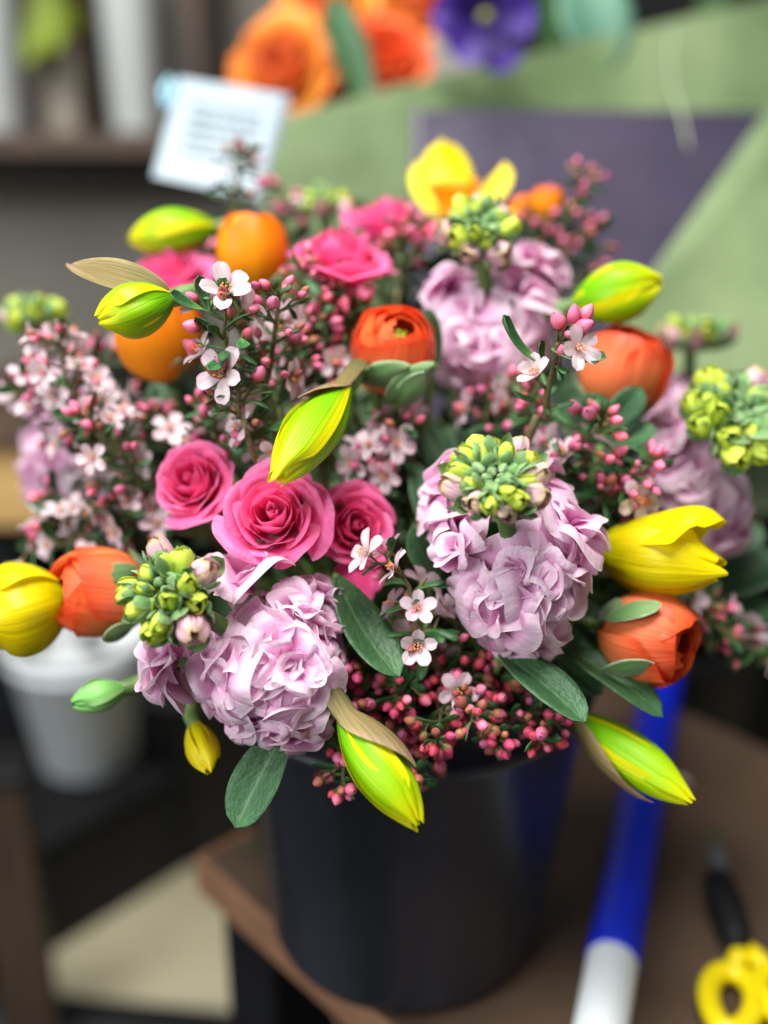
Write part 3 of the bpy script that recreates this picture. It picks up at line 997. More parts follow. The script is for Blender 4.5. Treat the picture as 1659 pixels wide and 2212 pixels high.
def sprig(tip, base, label, kind='mix', nodes=11, spread=.014, bs=.0078, fs=.0118, ls=.020, p_flower=.3, n_bud=(1, 3), p_leaf=.8, seed=0, rad=.0016, tipn=5, stem=True):
    r_ = random.Random(seed * 31 + int(tip[0]))
    tp, bp = at(*tip), at(*base)
    axis = (tp - bp).normalized()
    L = (tp - bp).length
    t = thing("waxflower_sprig", label, "flower sprig", tr(*bp) @ frame(axis), G_SPRIG)
    pool = BUDS['red'] if kind == 'red' else BUDS['pink']
    m = Mesh()
    wob = [(r_.uniform(-.004, .004), r_.uniform(-.004, .004)) for _ in range(4)]
    def spine(q):
        i = q * 3
        k = min(2, int(i))
        f = i - k
        f = f * f * (3 - 2 * f)
        return Vector((lerp(wob[k][0], wob[k + 1][0], f), lerp(wob[k][1], wob[k + 1][1], f), L * q))
    m.tube([spine(k / 9) for k in range(10)], [lerp(rad, rad * .55, k / 9) for k in range(10)], 7)
    for k in range(nodes):
        q = (k + .5) / nodes
        a = k * R(137.5) + r_.uniform(-.4, .4)
        o = spine(q)
        out = Vector((math.cos(a), math.sin(a), 0))
        tipw = lerp(1.0, .65, q)
        if r_.random() < p_leaf:
            d = out + Vector((0, 0, r_.uniform(.3, 1.1)))
            F = frame(-d, None)
            put("leaf", r_.choice(TLEAF), t, tr(*o) @ frame(d, Vector((0, 0, 1))) @ rz(math.pi) @ sc(ls * r_.uniform(.75, 1.15)))
        if r_.random() < .75 * p_leaf:
            d = Vector((-out.y, out.x, 0)) * r_.choice((-1, 1)) + out * r_.uniform(-.5, .5) + Vector((0, 0, r_.uniform(.2, 1.3)))
            q2 = ls * r_.uniform(.55, 1.05)
            put("leaf", r_.choice(TLEAF), t, tr(*o) @ frame(d, Vector((0, 0, 1))) @ rz(math.pi) @ sc(q2 * .8, q2, q2))
        # side twig with buds and blossoms at its end
        bl = spread * r_.uniform(.6, 1.15) * tipw
        e = o + (out + Vector((0, 0, r_.uniform(.5, 1.2)))).normalized() * bl
        m.tube([tuple(o), tuple((o + e) / 2 + out * .001), tuple(e)], [rad * .6, rad * .5, rad * .45], 5)
        if r_.random() < .55 * p_leaf:
            d = out + Vector((r_.uniform(-.7, .7), r_.uniform(-.7, .7), r_.uniform(0, 1)))
            put("leaf", r_.choice(TLEAF), t, tr(*((o + e) / 2)) @ frame(d, Vector((0, 0, 1))) @ rz(math.pi) @ sc(ls * r_.uniform(.5, .85)))
        nb = r_.randint(*n_bud)
        fl = r_.random() < p_flower
        for j in range(nb + (1 if fl else 0)):
            d = (out * .9 + Vector((r_.uniform(-1, 1), r_.uniform(-1, 1), r_.uniform(.1, 1.2)))).normalized()
            pl = r_.uniform(.003, .0065)
            p = e + d * pl
            m.tube([tuple(e), tuple(p)], [rad * .32, rad * .38], 5, cap=False)
            if fl and j == 0:
                # blossoms turn to the open side of the sprig
                blossom(t, tr(*p) @ frame(d + out * .5) , fs * r_.uniform(.85, 1.1), r_)
            else:
                put("bud", r_.choice(pool), t, tr(*p) @ frame(d) @ rz(r_.uniform(0, 6)) @ sc(bs * r_.uniform(.62, 1.12)))
    for j in range(tipn):
        d = (Vector((r_.uniform(-1, 1), r_.uniform(-1, 1), r_.uniform(.5, 1.2)))).normalized()
        o = spine(1.0)
        p = o + d * r_.uniform(.003, .008)
        m.tube([tuple(o), tuple(p)], [rad * .4, rad * .4], 5, cap=False)
        if j % 3 == 2 and p_leaf > .3:
            put("leaf", r_.choice(TLEAF), t, tr(*o) @ frame(d, Vector((1, 0, 0))) @ sc(ls * r_.uniform(.6, 1.0)))
        else:
            put("bud", r_.choice(pool), t, tr(*p) @ frame(d) @ rz(r_.uniform(0, 6)) @ sc(bs * r_.uniform(.6, 1.0)))
    put("twigs", m.data("twigs", M_['tstem']), t)
    if stem:
        add_stem(t, axis, rad * 1.05, 'tstem', r_, reach=.03)
    return t

# ================================================================== SETTING
# floor and back wall
zf = -0.45
m = Mesh().box((-2.6, -1.6, zf - .05), (2.6, 2.6, zf))
struct(put("floor", m.data("floor", M_['floor'], True)))
m = Mesh().box((-2.6, 1.95, zf), (2.6, 2.0, 1.9))
struct(put("wall", m.data("wall", M_['wall'], True)))


def lathe(prof, n=40, mi=0, mesh=None):
    m = mesh or Mesh()
    a = np.linspace(0, 2 * np.pi, n, endpoint=False)[:, None]
    pr = np.array(prof)
    P = np.stack([np.cos(a) * pr[None, :, 0], np.sin(a) * pr[None, :, 0], pr[None, :, 1] + 0 * a], -1)
    return m.grid(P, mi, close=True)


# work bench turned 45 degrees, its left corner showing behind the bucket
E1 = Vector((.68, -.733, 0)).normalized()
E2 = Vector((.733, .68, 0)).normalized()
C0 = Vector((-.145, .627, 0))
BM = Matrix((E1, E2, Vector((0, 0, 1)))).transposed().to_4x4()
bench = thing("work_bench", "brown wooden work bench with a raw corner behind the dark bucket", "bench", tr(C0.x, C0.y, zf) @ BM)
m = Mesh().box((.006, .006, -zf - .03), (.62, .46, -zf), bev=.002)
put("bench_top", m.data("bench_top", M_['table'], True), bench)
m = Mesh().box((0, 0, -zf - .032), (.62, .006, -zf + .001), bev=.0015)
put("edge_strip", m.data("edge_strip", M_['tedge'], True), bench)
m = Mesh().box((0, .006, -zf - .032), (.006, .46, -zf + .001), bev=.0015)
put("edge_strip", m.data("edge_strip", M_['tedge'], True), bench)
for x, y in ((.045, .045), (.57, .045), (.045, .41), (.57, .41)):
    m = Mesh().box((x - .032, y - .032, 0), (x + .032, y + .032, -zf - .03), bev=.003)
    put("leg", m.data("leg", M_['black'], True), bench)

# dark plastic flower bucket
bk = thing("flower_bucket", "tall charcoal plastic bucket full of cut flowers on the wooden bench", "bucket", tr(BX, BY, .001))
wall_ = lathe([(.0, .004), (.0, .0), (.082, .0), (.090, .004), (.093, .012), (.118, RIM - .012), (.124, RIM - .01), (.125, RIM), (.119, RIM), (.115, RIM - .012), (.090, .014), (.0, .012)], 64)
put("bucket_wall", wall_.data("bucket_wall", M_['bucket']), bk)
m = lathe([(.1135, RIM - .048), (.1175, RIM - .045), (.1185, RIM - .04), (.1145, RIM - .038)], 64)
put("rib", m.data("rib", M_['bucket']), bk)
m = lathe([(.0, .13), (.099, .13)], 48)
put("water", m.data("water", plain("dark_water", '#10140f', '#161c14', 20, .08)), bk)

# shelving behind on the left
YS = 1.5
s0 = aty(-160, 286, YS)
shelf = thing("shelf_unit", "dark wooden shelf with pale vases on the wall at upper left", "shelf", tr(-1.25, YS, s0.z))
m = Mesh().box((0, 0, -.03), (1.0, .3, 0), bev=.002)
put("shelf_board", m.data("shelf_board", M_['shelf'], True), shelf)
m = Mesh().box((0, .3, -.1), (1.0, .32, .7), bev=.002)
put("back_panel", m.data("back_panel", plain("shelf_back", '#5a5650', '#6b665f', 2, .8), True), shelf)
m = Mesh().box((.98, .0, .001), (1.0, .298, .7), bev=.002)
put("side_panel", m.data("side_panel", M_['shelf'], True), shelf)


def vase(name, px, w_px, y, z, h, label, mat, taper=.8):
    c = aty(px, 400, y)
    r = w_px / 2 / FPX * (Vector((c.x, y, z)) - CAM).dot(FW)
    t = thing(name, label, "vase", tr(c.x, y, z))
    m = lathe([(0, .003), (0, 0), (r * taper * .95, 0), (r * taper, .004), (r, h * .97), (r * 1.03, h), (r * .97, h), (r * taper * .9, .012), (0, .01)], 40)
    put("vase_body", m.data("vase_body", M_[mat]), t)
    m = lathe([(r * 1.0, h * .9), (r * 1.035, h * .92), (r * 1.035, h * .955), (r * 1.0, h * .965)], 40)
    put("rim_band", m.data("rim_band", M_[mat]), t)
    return t


vase("white_vase", 15, 150, YS + .1, s0.z, .42, "glossy white vase at the far left end of the dark shelf", 'ceram', .62)
vase("white_vase", 305, 125, YS + .1, s0.z, .34, "tall white vase on the shelf behind the white card", 'ceram', .8)
vase("beige_vase", 155, 105, YS + .2, s0.z, .17, "short beige pot between the two white vases", 'beige', .85)
vase("brown_vase", 190, 100, YS + .26, s0.z, .5, "tall brown bottle vase behind the short beige pot", 'shelf', .9)
# trailing plant on the shelf
pl = thing("shelf_plant", "blurred olive green plant leaves between white and brown vases", "plant", tr(*aty(108, 40, YS + .12)))
for k in range(9):
    a = rng.uniform(-.8, .8)
    b = pl.matrix_basis @ Vector((0, 0, .06))
    e = b + Vector((math.sin(a) * .06, rng.uniform(-.04, .04), rng.uniform(-.14, .12)))
    pl_l = add_leaf(pl, b, e, .03, (0, -1, .4), 'oleaf' if 'oleaf' in M_ else 'leaf', seed=k)
m = Mesh().tube([(0, 0.02, s0.z - pl.location.z + .172), (0, .01, .02), (0, 0, .07)], .004, 6)
put("stem", m.data("stem", M_['stem']), pl)

# tan wooden counter at far left
a, b = aty(-200, 878, 1.15), aty(98, 1142, 1.15)
t = thing("wooden_counter", "blurred tan wooden counter end at the left edge of the picture", "counter", tr(a.x, 1.15, b.z))
m = Mesh().box((0, 0, 0), (b.x - a.x, .35, a.z - b.z - .05), bev=.004)
put("counter_front", m.data("counter_front", M_['tan'], True), t)
m = Mesh().box((-.01, -.012, a.z - b.z - .05), (b.x - a.x + .012, .36, a.z - b.z - .02), bev=.004)
put("counter_top", m.data("counter_top", M_['shelf'], True), t)
m = Mesh().box((.02, .03, zf - b.z), (b.x - a.x - .05, .33, -.002), bev=.004)
put("plinth", m.data("plinth", M_['black'], True), t)

# low black crate on the floor with a white bucket on it
zt = -.28
p0, p1 = Vector((-.467, .947, 0)), Vector((-.236, 1.203, 0))
ed = (p1 - p0).normalized()
en = Vector((-ed.y, ed.x, 0))
CM = tr(p0.x, p0.y, zf) @ Matrix((ed, en, Vector((0, 0, 1)))).transposed().to_4x4()
t = thing("black_crate", "low black crate on the floor carrying the white bucket", "crate", CM)
m = Mesh().box((-.30, 0, 0), (.345, .42, zt - zf - .02), bev=.006)
put("crate_body", m.data("crate_body", M_['black'], True), t)
m = Mesh().box((-.306, -.006, zt - zf - .02), (.351, .426, zt - zf), bev=.006)
put("crate_lid", m.data("crate_lid", M_['black'], True), t)
c = atz(186, 1665, zt)
t = thing("white_bucket", "white plastic bucket on the black crate behind orange ranunculus", "bucket", tr(c.x, c.y + .03, zt))
m = lathe([(0, .003), (0, 0), (.058, 0), (.066, .006), (.092, .185), (.097, .187), (.097, .2), (.091, .2), (.06, .012), (0, .01)], 48)
put("bucket_wall", m.data("bucket_wall", M_['whitep']), t)
m = lathe([(.0885, .165), (.094, .167), (.095, .172), (.0895, .174)], 48)
put("rib", m.data("rib", M_['whitep']), t)
# black tubs that fill the dark gap between crate and bench
for px, py, y, r, h, lab in ((470, 1640, 1.3, .17, .34, "big black tub on the floor behind the black crate and flowers"),
                             (330, 1300, 1.55, .2, .62, "tall black bin against the wall left of the bouquet")):
    c = aty(px, py, y)
    t = thing("black_tub", lab, "tub", tr(c.x, y, zf))
    m = lathe([(0, .004), (0, 0), (r * .82, 0), (r * .85, .01), (r, h - .02), (r * 1.05, h - .018), (r * 1.05, h), (r * .97, h), (r * .8, .02), (0, .015)], 48)
    put("tub_wall", m.data("tub_wall", M_['black']), t)
    m = lathe([(r * .98, h - .07), (r * 1.02, h - .066), (r * 1.02, h - .055), (r * .985, h - .05)], 48)
    put("rib", m.data("rib", M_['black']), t)
# dark post at lower left
c = aty(30, 1900, .86)
t = thing("dark_post", "dark brown wooden post at the lower left edge of the picture", "post", tr(c.x, .86, zf) @ rz(.3))
m = Mesh().box((-.03, -.02, 0), (.025, .03, .36), bev=.004)
put("post_shaft", m.data("post_shaft", M_['shelf'], True), t)
m = Mesh().box((-.036, -.026, .36), (.031, .036, .375), bev=.004)
put("post_cap", m.data("post_cap", M_['black'], True), t)

# dark stand behind the bench at right, added for the shadow there
t = thing("added_shade_stand", "black stand added for the shadow behind the wooden bench", "stand", tr(.62, 1.35, zf))
m = Mesh().box((-.42, -.2, 0), (.75, .2, .52), bev=.005)
put("stand_body", m.data("stand_body", M_['black'], True), t)
m = Mesh().box((-.43, -.21, .52), (.76, .21, .54), bev=.005)
put("stand_top", m.data("stand_top", M_['black'], True), t)
t = thing("black_tub", "black tub holding the sage paper wrapped bouquet at right", "tub", tr(.30, 1.06, zf))
m = lathe([(0, .004), (0, 0), (.10, 0), (.105, .01), (.15, .50), (.157, .502), (.157, .52), (.145, .52), (.10, .02), (0, .015)], 48)
put("tub_wall", m.data("tub_wall", M_['black']), t)
m = lathe([(.144, .44), (.151, .445), (.152, .455), (.1455, .46)], 48)
put("rib", m.data("rib", M_['black']), t)

t = thing("backdrop_cupboard", "dark cupboard added as a black backdrop behind the wrapped bouquet at top right", "cupboard", tr(.16, 1.62, zf))  # black panel added to make the background dark above the paper
m = Mesh().box((0, 0, .06), (1.7, .3, 1.75), bev=.004)
put("carcass", m.data("carcass", M_['black'], True), t)
for k_ in range(3):
    m = Mesh().box((.01 + k_ * .565, -.02, .08), (.565 + k_ * .565, -.001, 1.72), bev=.003)
    d_ = put("door", m.data("door", M_['black'], True), t)
    m = Mesh().tube([(.52 + k_ * .565, -.04, .8), (.52 + k_ * .565, -.04, .95)], .006, 8)
    put("handle", m.data("handle", M_['steel']), d_)
m = Mesh().box((.03, .02, 0), (1.67, .28, .06), bev=.003)
put("plinth", m.data("plinth", M_['black'], True), t)
c = atz(150, 2165, zf)  # mat carried on unseen in front of the bench to darken the bucket's reflection
t = thing("floor_mat", "dark rubber mat at the bottom left corner, spread unseen to darken reflections", "mat", tr(0, c.y - .05, zf))
m = Mesh().box((-1.6, -1.9, .001), (1.0, 0, .009), M=rz(-.12), bev=.003)
put("mat_sheet", m.data("mat_sheet", plain("dark_rubber", '#1c1d20', '#2a2b2f', 30, .7, bump=.2), True), t)
m = Mesh().box((-1.62, -.03, .009), (1.02, .004, .012), M=rz(-.12), bev=.001)
put("mat_edge", m.data("mat_edge", M_['black'], True), t)

# white tube with a blue sleeve lying on the bench
q0, q1 = atz(1285, 2290, .0173), atz(1437, 1440, .0173)
ax = (q1 - q0)
ln = ax.length
tube_ = thing("tube_roll", "white tube with a bright blue sleeve lying on the bench", "tube", tr(*q0) @ frame(ax))
m = Mesh()
lathe([(.012, .0), (.0152, .0), (.016, .002), (.016, ln - .01), (.0152, ln - .008), (.012, ln - .008), (.012, .0)], 40, 0, m)
put("white_core", m.data("white_core", M_['whitep']), tube_)
bl = (atz(1312, 2075, .0173) - q0).dot(ax.normalized())
m = Mesh()
prof = [(.0161, bl), (.0169, bl), (.0172, bl + .002)]
for k in range(1, 26):
    prof.append((.0172 + .00025 * math.sin(k * 1.9), bl + .002 + (ln - bl - .004) * k / 26))
prof += [(.0172, ln - .002), (.0169, ln), (.0161, ln)]
lathe(prof, 40, 0, m)
put("blue_sleeve", m.data("blue_sleeve", M_['blue']), tube_)

# scissors with yellow handles
s_c = atz(1626, 2160, .008)
sdir = (atz(1590, 1960, .008) - atz(1655, 2200, .008)).normalized()
sx = Vector((sdir.y, -sdir.x, 0))
SM = tr(s_c.x, s_c.y, .006) @ Matrix((sx, sdir, Vector((0, 0, 1)))).transposed().to_4x4()
sci = thing("scissors", "scissors with bright yellow handle loops lying on the bench", "scissors", SM)


def loop(cx, cy, rx_, ry_, rot, n=28):
    pts = []
    for k in range(n + 1):
        a = 2 * math.pi * k / n
        x, y = math.cos(a) * rx_ * (1 + .15 * math.sin(a)), math.sin(a) * ry_
        pts.append((cx + x * math.cos(rot) - y * math.sin(rot), cy + x * math.sin(rot) + y * math.cos(rot), .004))
    return pts


m = Mesh().tube(loop(-.014, -.004, .0135, .024, -.25), .0072, 10, cap=False)
put("handle", m.data("handle", M_['yelp']), sci)
m = Mesh().tube(loop(.021, .0, .0135, .024, .3), .0072, 10, cap=False)
put("handle", m.data("handle", M_['yelp']), sci)
m = Mesh().tube([(-.008, .02, .004), (-.002, .034, .004), (.004, .044, .005)], [.0065, .007, .005], 10)
m.tube([(.015, .022, .004), (.009, .034, .004), (.003, .044, .005)], [.0065, .007, .005], 10)
put("shank", m.data("shank", M_['yelp']), sci)
m = Mesh().tube([(.0, .036, .006), (-.002, .05, .008), (-.004, .075, .010), (-.005, .1, .009), (-.005, .104, .008)], [.006, .011, .0125, .011, .006], 12)
put("guard", m.data("guard", M_['black']), sci)
m = Mesh().box((-.004, .098, .002), (.003, .145, .0045), bev=.0008)
m.box((-.001, .098, .005), (.006, .143, .0072), bev=.0008)
put("blade", m.data("blade", M_['steel'], True), sci)

# crumbs, petals and cuttings lying on the bench
for px, py, mat in ((1490, 1705, 'WP'), (1560, 1810, 'L'), (1360, 1905, 'L'), (520, 1835, 'L')):
    c = atz(px, py, .0)
    if mat == 'L':
        o = put("fallen_leaf", TLEAF[px % 4], None, tr(c.x, c.y, .003) @ rz(px) @ rx(-R(82)) @ sc(.016))
        tag(o, {1560: "small green leaf lying on the bench by the scissors", 1360: "small green leaf lying on the bench beside the tube", 520: "small green leaf on the raw bench corner"}[px], "leaf")
    else:
        o = put("fallen_petal", WPET[px % 4], None, tr(c.x, c.y, .003) @ rz(px) @ rx(-R(76)) @ sc(.011 if mat == 'W' else .015))
        tag(o, {1490: "pale fallen petal on the bench above the scissors", 1452: "pale fallen petal between the tube and scissors", 1120: "pale fallen petal at the foot of the bucket", 1398: "pale fallen petal left of the scissors loops"}[px], "petal")


# ------------------------------------------------------------------ wrapped bouquet behind
def sheet(corners, nu, nv, amp, seed, th=.0012):
    """paper sheet between four world points, gently buckled, with thickness"""
    r_ = random.Random(seed)
    a, b, c, d = [np.array(p) for p in corners]       # top-left, top-right, bottom-right, bottom-left
    u = np.linspace(0, 1, nu)[:, None, None]
    v = np.linspace(0, 1, nv)[None, :, None]
    P = (a * (1 - u) + b * u) * (1 - v) + (d * (1 - u) + c * u) * v
    n = np.cross(b - a, d - a)
    n = n / np.linalg.norm(n)
    f, g = waves(r_, 5, 5), waves(r_, 6, 14)
    z = f(u[..., 0] * 1.4, v[..., 0]) + .55 * np.abs(g(u[..., 0] * .6, v[..., 0] * .6)) ** .8
    P = P + n * (amp * z)[..., None]
    m = Mesh()
    ring = np.concatenate([P, (P + n * th)[::-1]], 0)
    m.grid(ring, 0, close=True)
    return m


wb = at(1100, 900, .95)
wrap = thing("paper_wrap", "sage green and plum paper wrapped round the bouquet behind", "wrapping paper", tr(*wb))
wi = wrap.matrix_basis.inverted()


def local(lst):
    return [wi @ at(*p) for p in lst]


m = sheet(local([(552, 268, .90), (1860, -58, 1.10), (1800, 1100, .97), (640, 1180, .92)]), 60, 50, .016, 1)
put("outer_sheet", m.data("outer_sheet", M_['green']), wrap)
m = sheet(local([(888, 240, .872), (1720, 236, .93), (1560, 1000, .87), (884, 1000, .85)]), 44, 36, .009, 2)
put("liner_sheet", m.data("liner_sheet", M_['plum']), wrap)
m = sheet(local([(1682, 205, .90), (1960, -60, .96), (1990, 800, .85), (1240, 820, .80)]), 44, 36, .010, 3)
put("folded_flap", m.data("folded_flap", M_['green']), wrap)
# long pale crease string in the wrap
m = Mesh().tube([wi @ at(*p) for p in ((1452, 60, 1.0), (1446, 130, .985), (1452, 190, .955), (1470, 240, .905), (1482, 290, .885), (1488, 320, .88))], [.0012] * 6, 6)
put("string", m.data("string", plain("pale_string", '#a9b795', '#b9c4a4', 80, .6)), wrap)

# white card tucked in front of the paper
cdat = [(385, 165, .80), (630, 205, .80), (565, 432, .77), (328, 380, .77)]
card = thing("message_card", "white square card with faint grey handwriting tucked beside the paper", "card", tr(*at(470, 300, .785)))
ci = card.matrix_basis.inverted()
m = sheet([ci @ at(*p) for p in cdat], 10, 10, .0012, 5, .0006)
put("card_sheet", m.data("card_sheet", M_['card']), card)
m = Mesh()
r_ = random.Random(9)
A, B, C_, D = [ci @ at(*p) for p in cdat]
nn = (B - A).cross(D - A).normalized()
if nn.dot(ci.to_3x3() @ (CAM - at(470, 300, .785))) < 0:
    nn = -nn
for row in range(5):
    v0 = .26 + .11 * row
    u0 = .2
    while u0 < .78:
        l = r_.uniform(.03, .09)
        pts = []
        for k in range(8):
            uu, vv = u0 + l * k / 7, v0 + .018 * math.sin(k * 2.3 + row)
            pts.append((A * (1 - uu) + B * uu) * (1 - vv) + (D * (1 - uu) + C_ * uu) * vv + nn * .0022)
        m.tube(pts, .0008, 4)
        u0 += l + r_.uniform(.02, .05)
hw = put("handwriting", m.data("handwriting", M_['ink']), card)
clip_p = [(368, 170, .797), (352, 200, .797), (356, 240, .795), (372, 215, .797), (378, 180, .797)]
m = Mesh().tube([ci @ at(*p) + nn * .002 for p in clip_p], [.002, .003, .003, .003, .002], 8)
put("card_clip", m.data("card_clip", plain("pale_blue_plastic", '#8fc4d8', '#a4d0de', 30, .4)), card)
m = Mesh().tube([ci @ at(*p) for p in ((452, 400, .778), (470, 470, .775), (520, 700, .72))], .002, 6)
put("card_pick", m.data("card_pick", M_['black']), card)

G_W = "flowers in the paper wrapped bouquet"
rose(606, 140, .935, (-.2, .12, .97), .044, "large open amber ranunculus beside the white card", 0, .3, 'ranb', mat2='rpeach', name="open_ranunculus", cat="ranunculus", group=G_W, stem=False, skip=6)
rose(700, -5, 1.0, (-.1, .3, .95), .044, "amber ranunculus cut off by the top edge", 1, 1.3, 'ranb', mat2='rpeach', name="open_ranunculus", cat="ranunculus", group=G_W, stem=False, skip=6)
rose(835, 105, .97, (.2, .4, .9), .042, "orange red ranunculus left of the violet bloom", 2, .3, 'ran', name="open_ranunculus", cat="ranunculus", group=G_W, stem=False, skip=6)
rose(905, -5, 1.02, (.2, .3, .9), .040, "amber ranunculus above the orange red ranunculus", 2, 2.3, 'ranb', mat2='rpeach', name="open_ranunculus", cat="ranunculus", group=G_W, stem=False, skip=6)
rose(700, 165, .985, (.1, .3, .9), .034, "small orange red ranunculus resting on the paper edge", 1, .8, 'ran', name="open_ranunculus", cat="ranunculus", group=G_W, stem=False, skip=6)


def violet(px, py, d, s, label):
    ax = cdir(-.1, -.25, .9)
    t = thing("violet_bloom", label, "flower", tr(*at(px, py, d)) @ frame(ax), G_W)
    for k in range(6):
        P = leaf_grid(.75, .55, -.25, rng, .55, .08, nu=9, nv=11) * s
        put("petal", gmesh("petal", P, M_['purple']), t, rz(k * R(60) + .5) @ rx(-R(62 if k % 2 else 48)))
    m = Mesh().ball((0, 0, .1 * s), (.14 * s, .14 * s, .18 * s), 0, 10, 8)
    put("heart", m.data("heart", M_['calyx']), t)
    m = Mesh().tube([(0, 0, 0), (0, .01, -.05), (0, .05, -.16)], .003, 6)
    put("stem", m.data("stem", M_['stem']), t)


violet(1050, 42, .90, .052, "deep violet flower drooping over the paper edge")
fl = thing("foliage_stem", "dark green leaves standing among the orange ranunculus", "foliage", tr(*at(800, 260, .95)), G_W)
add_leaf(fl, at(800, 235, .93), at(715, -10, .93), .04, cdir(.3, .2, .9), 'leaf', bend=.3, seed=5)
add_leaf(fl, at(760, 250, .96), at(790, 60, 1.0), .035, cdir(-.2, .2, .9), 'leaf', bend=.3, seed=6)
m = Mesh().tube([fl.matrix_basis.inverted() @ at(*p) for p in ((790, 180, .95), (810, 300, .95), (860, 600, .98))], .003, 6)
put("stem", m.data("stem", M_['stem']), fl)
fl = thing("foliage_stem", "sea green blurred leaves above the right paper edge", "foliage", tr(*at(1290, 120, 1.0)), G_W)
add_leaf(fl, at(1300, 160, 1.0), at(1270, -60, 1.02), .075, cdir(.1, .2, .9), 'gleaf', bend=.3, seed=7)
add_leaf(fl, at(1500, 120, 1.08), at(1560, -60, 1.10), .03, cdir(-.4, .2, .9), 'dleaf', bend=.3, seed=8)
add_leaf(fl, at(1200, 170, 1.06), at(1185, -40, 1.10), .03, cdir(.4, .2, .9), 'dleaf', bend=.3, seed=9)
m = Mesh().tube([fl.matrix_basis.inverted() @ at(*p) for p in ((1295, 120, 1.0), (1290, 250, 1.0), (1250, 600, 1.0))], .003, 6)
put("stem", m.data("stem", M_['stem']), fl)

# ================================================================== BOUQUET
# roses
rose(590, 1110, .486, (.02, .32, .95), .0222, "big fully open pink rose in the middle of three roses", 0, 2.4)
rose(412, 1036, .512, (-.22, .34, .9), .0195, "pink rose left of the biggest open rose", 1, 1.0)
r3 = rose(770, 1135, .51, (.28, .12, .93), .0190, "pink rose right of the biggest rose with drooping petals", 2, 4.0)
rr_ = random.Random(5)
for b, e, wd in (((765, 1215, .512), (778, 1325, .507), .017), ((745, 1200, .516), (752, 1290, .512), .014), ((800, 1205, .516), (800, 1285, .512), .015)):
    o = add_leaf(r3, at(*b), at(*e), wd, cdir(0, .2, 1), 'rose', bend=-.5, fold=-.4, seed=int(b[0]), name="petal", th=.01)
rose(735, 550, .572, (.12, .84, .42), .0285, "wide pink rose seen from its side behind the orange ranunculus", 1, 0.4)
rose(845, 470, .64, (.1, .85, .4), .026, "pink rose at the back below the yellow daffodil", 2, 1.4)
rose(352, 588, .615, (-.2, .75, .55), .0245, "blurred pink rose behind the brown papery sheath", 0, 1.9)

# ranunculus
rc = ranunculus(850, 757, .535, (.18, .50, .82), .0228, "orange ranunculus opening at the centre with grey green sepals below", top=.46, spin=1.0, sep_open=.2, n=15)
for b, e, wd, fc in (((776, 826, .524), (888, 790, .508), .0155, (0, -.55, .8)), ((832, 874, .524), (941, 784, .510), .0175, (.25, -.5, .8)), ((860, 880, .526), (915, 802, .509), .014, (.1, -.5, .85))):
    add_leaf(rc, at(*b), at(*e), wd, cdir(*fc), 'rsepal', bend=-.7, fold=-.35, seed=int(b[0]), name="sepal", th=.02, tipx=1.3, wav=.08)
ranunculus(1350, 800, .565, (.15, .8, .4), .0242, "orange red ranunculus behind the right pink waxflower sprig", top=.45, spin=.4)
rl = ranunculus(212, 1278, .525, (-.75, .12, .55), .0236, "orange red ranunculus touching the yellow daffodil at far left", top=.4, tall=1.15, spin=2.0)
rd = ranunculus(1405, 1376, .515, (.70, -.12, .66), .0236, "orange ranunculus above the blue tube with its heart showing", top=.44, spin=.2, n=15)
for b, e, wd, fc in (((1305, 1338, .505), (1428, 1307, .492), .0125, (.1, .7, .6)), ((1300, 1452, .505), (1412, 1432, .490), .0125, (.1, -.5, .8))):
    add_leaf(rd, at(*b), at(*e), wd, cdir(*fc), 'rsepal', bend=-.7, fold=-.25, seed=int(b[1]), name="sepal", th=.02, tipx=1.0, wav=.05)
for b, e, wd, fc in (((298, 1225, .515), (172, 1258, .500), .0115, (.0, .3, .9)), ((290, 1352, .515), (222, 1378, .500), .0105, (.0, -.4, .9))):
    add_leaf(rl, at(*b), at(*e), wd, cdir(*fc), 'rsepal', bend=-.6, fold=-.25, seed=int(b[1]), name="sepal", th=.02, tipx=1.0, wav=.05)
ranunculus(345, 722, .56, (-.1, .75, .5), .0238, "round amber ranunculus bud behind the left green daffodil bud", 'rany', top=.35, heart=False)
ranunculus(545, 545, .585, (.0, .95, .2), .0212, "tall amber egg shaped ranunculus bud at upper left", 'rany', top=.3, tall=1.15, heart=False)
ranunculus(1182, 440, .66, (.1, .9, .3), .0112, "tiny blurred amber ranunculus bud right of the yellow daffodil", 'rany', top=.4, heart=False)
ranunculus(1128, 452, .67, (-.2, .9, .3), .0095, "second tiny amber bud hard against the yellow daffodil", 'rany', top=.4, heart=False)

# daffodil buds
daffodil_bud((372, 645, .478), (208, 694, .462), .0136, "green crumpled daffodil bud with brown papery sheath at upper left",
             spathe=((372, 636, .478), (142, 566, .468), .021, (.3, .6, .8), .25, .5), open_tip=.04, spin=.6)
hb = daffodil_bud((748, 838, .505), (588, 1046, .452), .0136, "yellow green daffodil bud hanging over the biggest rose", open_tip=.22, spin=.2)
sheath(hb, .0136, (at(590, 1040, .452) - at(748, 838, .505)).length, (-.55, .75, .4), 1.3, -.22, .42, 3)
fb = daffodil_bud((738, 1540, .470), (908, 1790, .442), .0130, "bright green daffodil bud in front of the dark bucket", open_tip=.04, spin=1.3)
sheath(fb, .0130, (at(908, 1790, .442) - at(738, 1540, .470)).length, (.85, .5, .22), 1.9, -.17, .66, 1)
daffodil_bud((468, 492, .63), (276, 515, .62), .0155, "blurred yellow green daffodil bud under the white card", open_tip=.05)
daffodil_bud((1238, 660, .57), (1432, 608, .55), .0172, "yellow green daffodil bud against the sage paper at right", open_tip=.12, flare=(.0, .0, .12, 0, 0, 0), spin=.9)
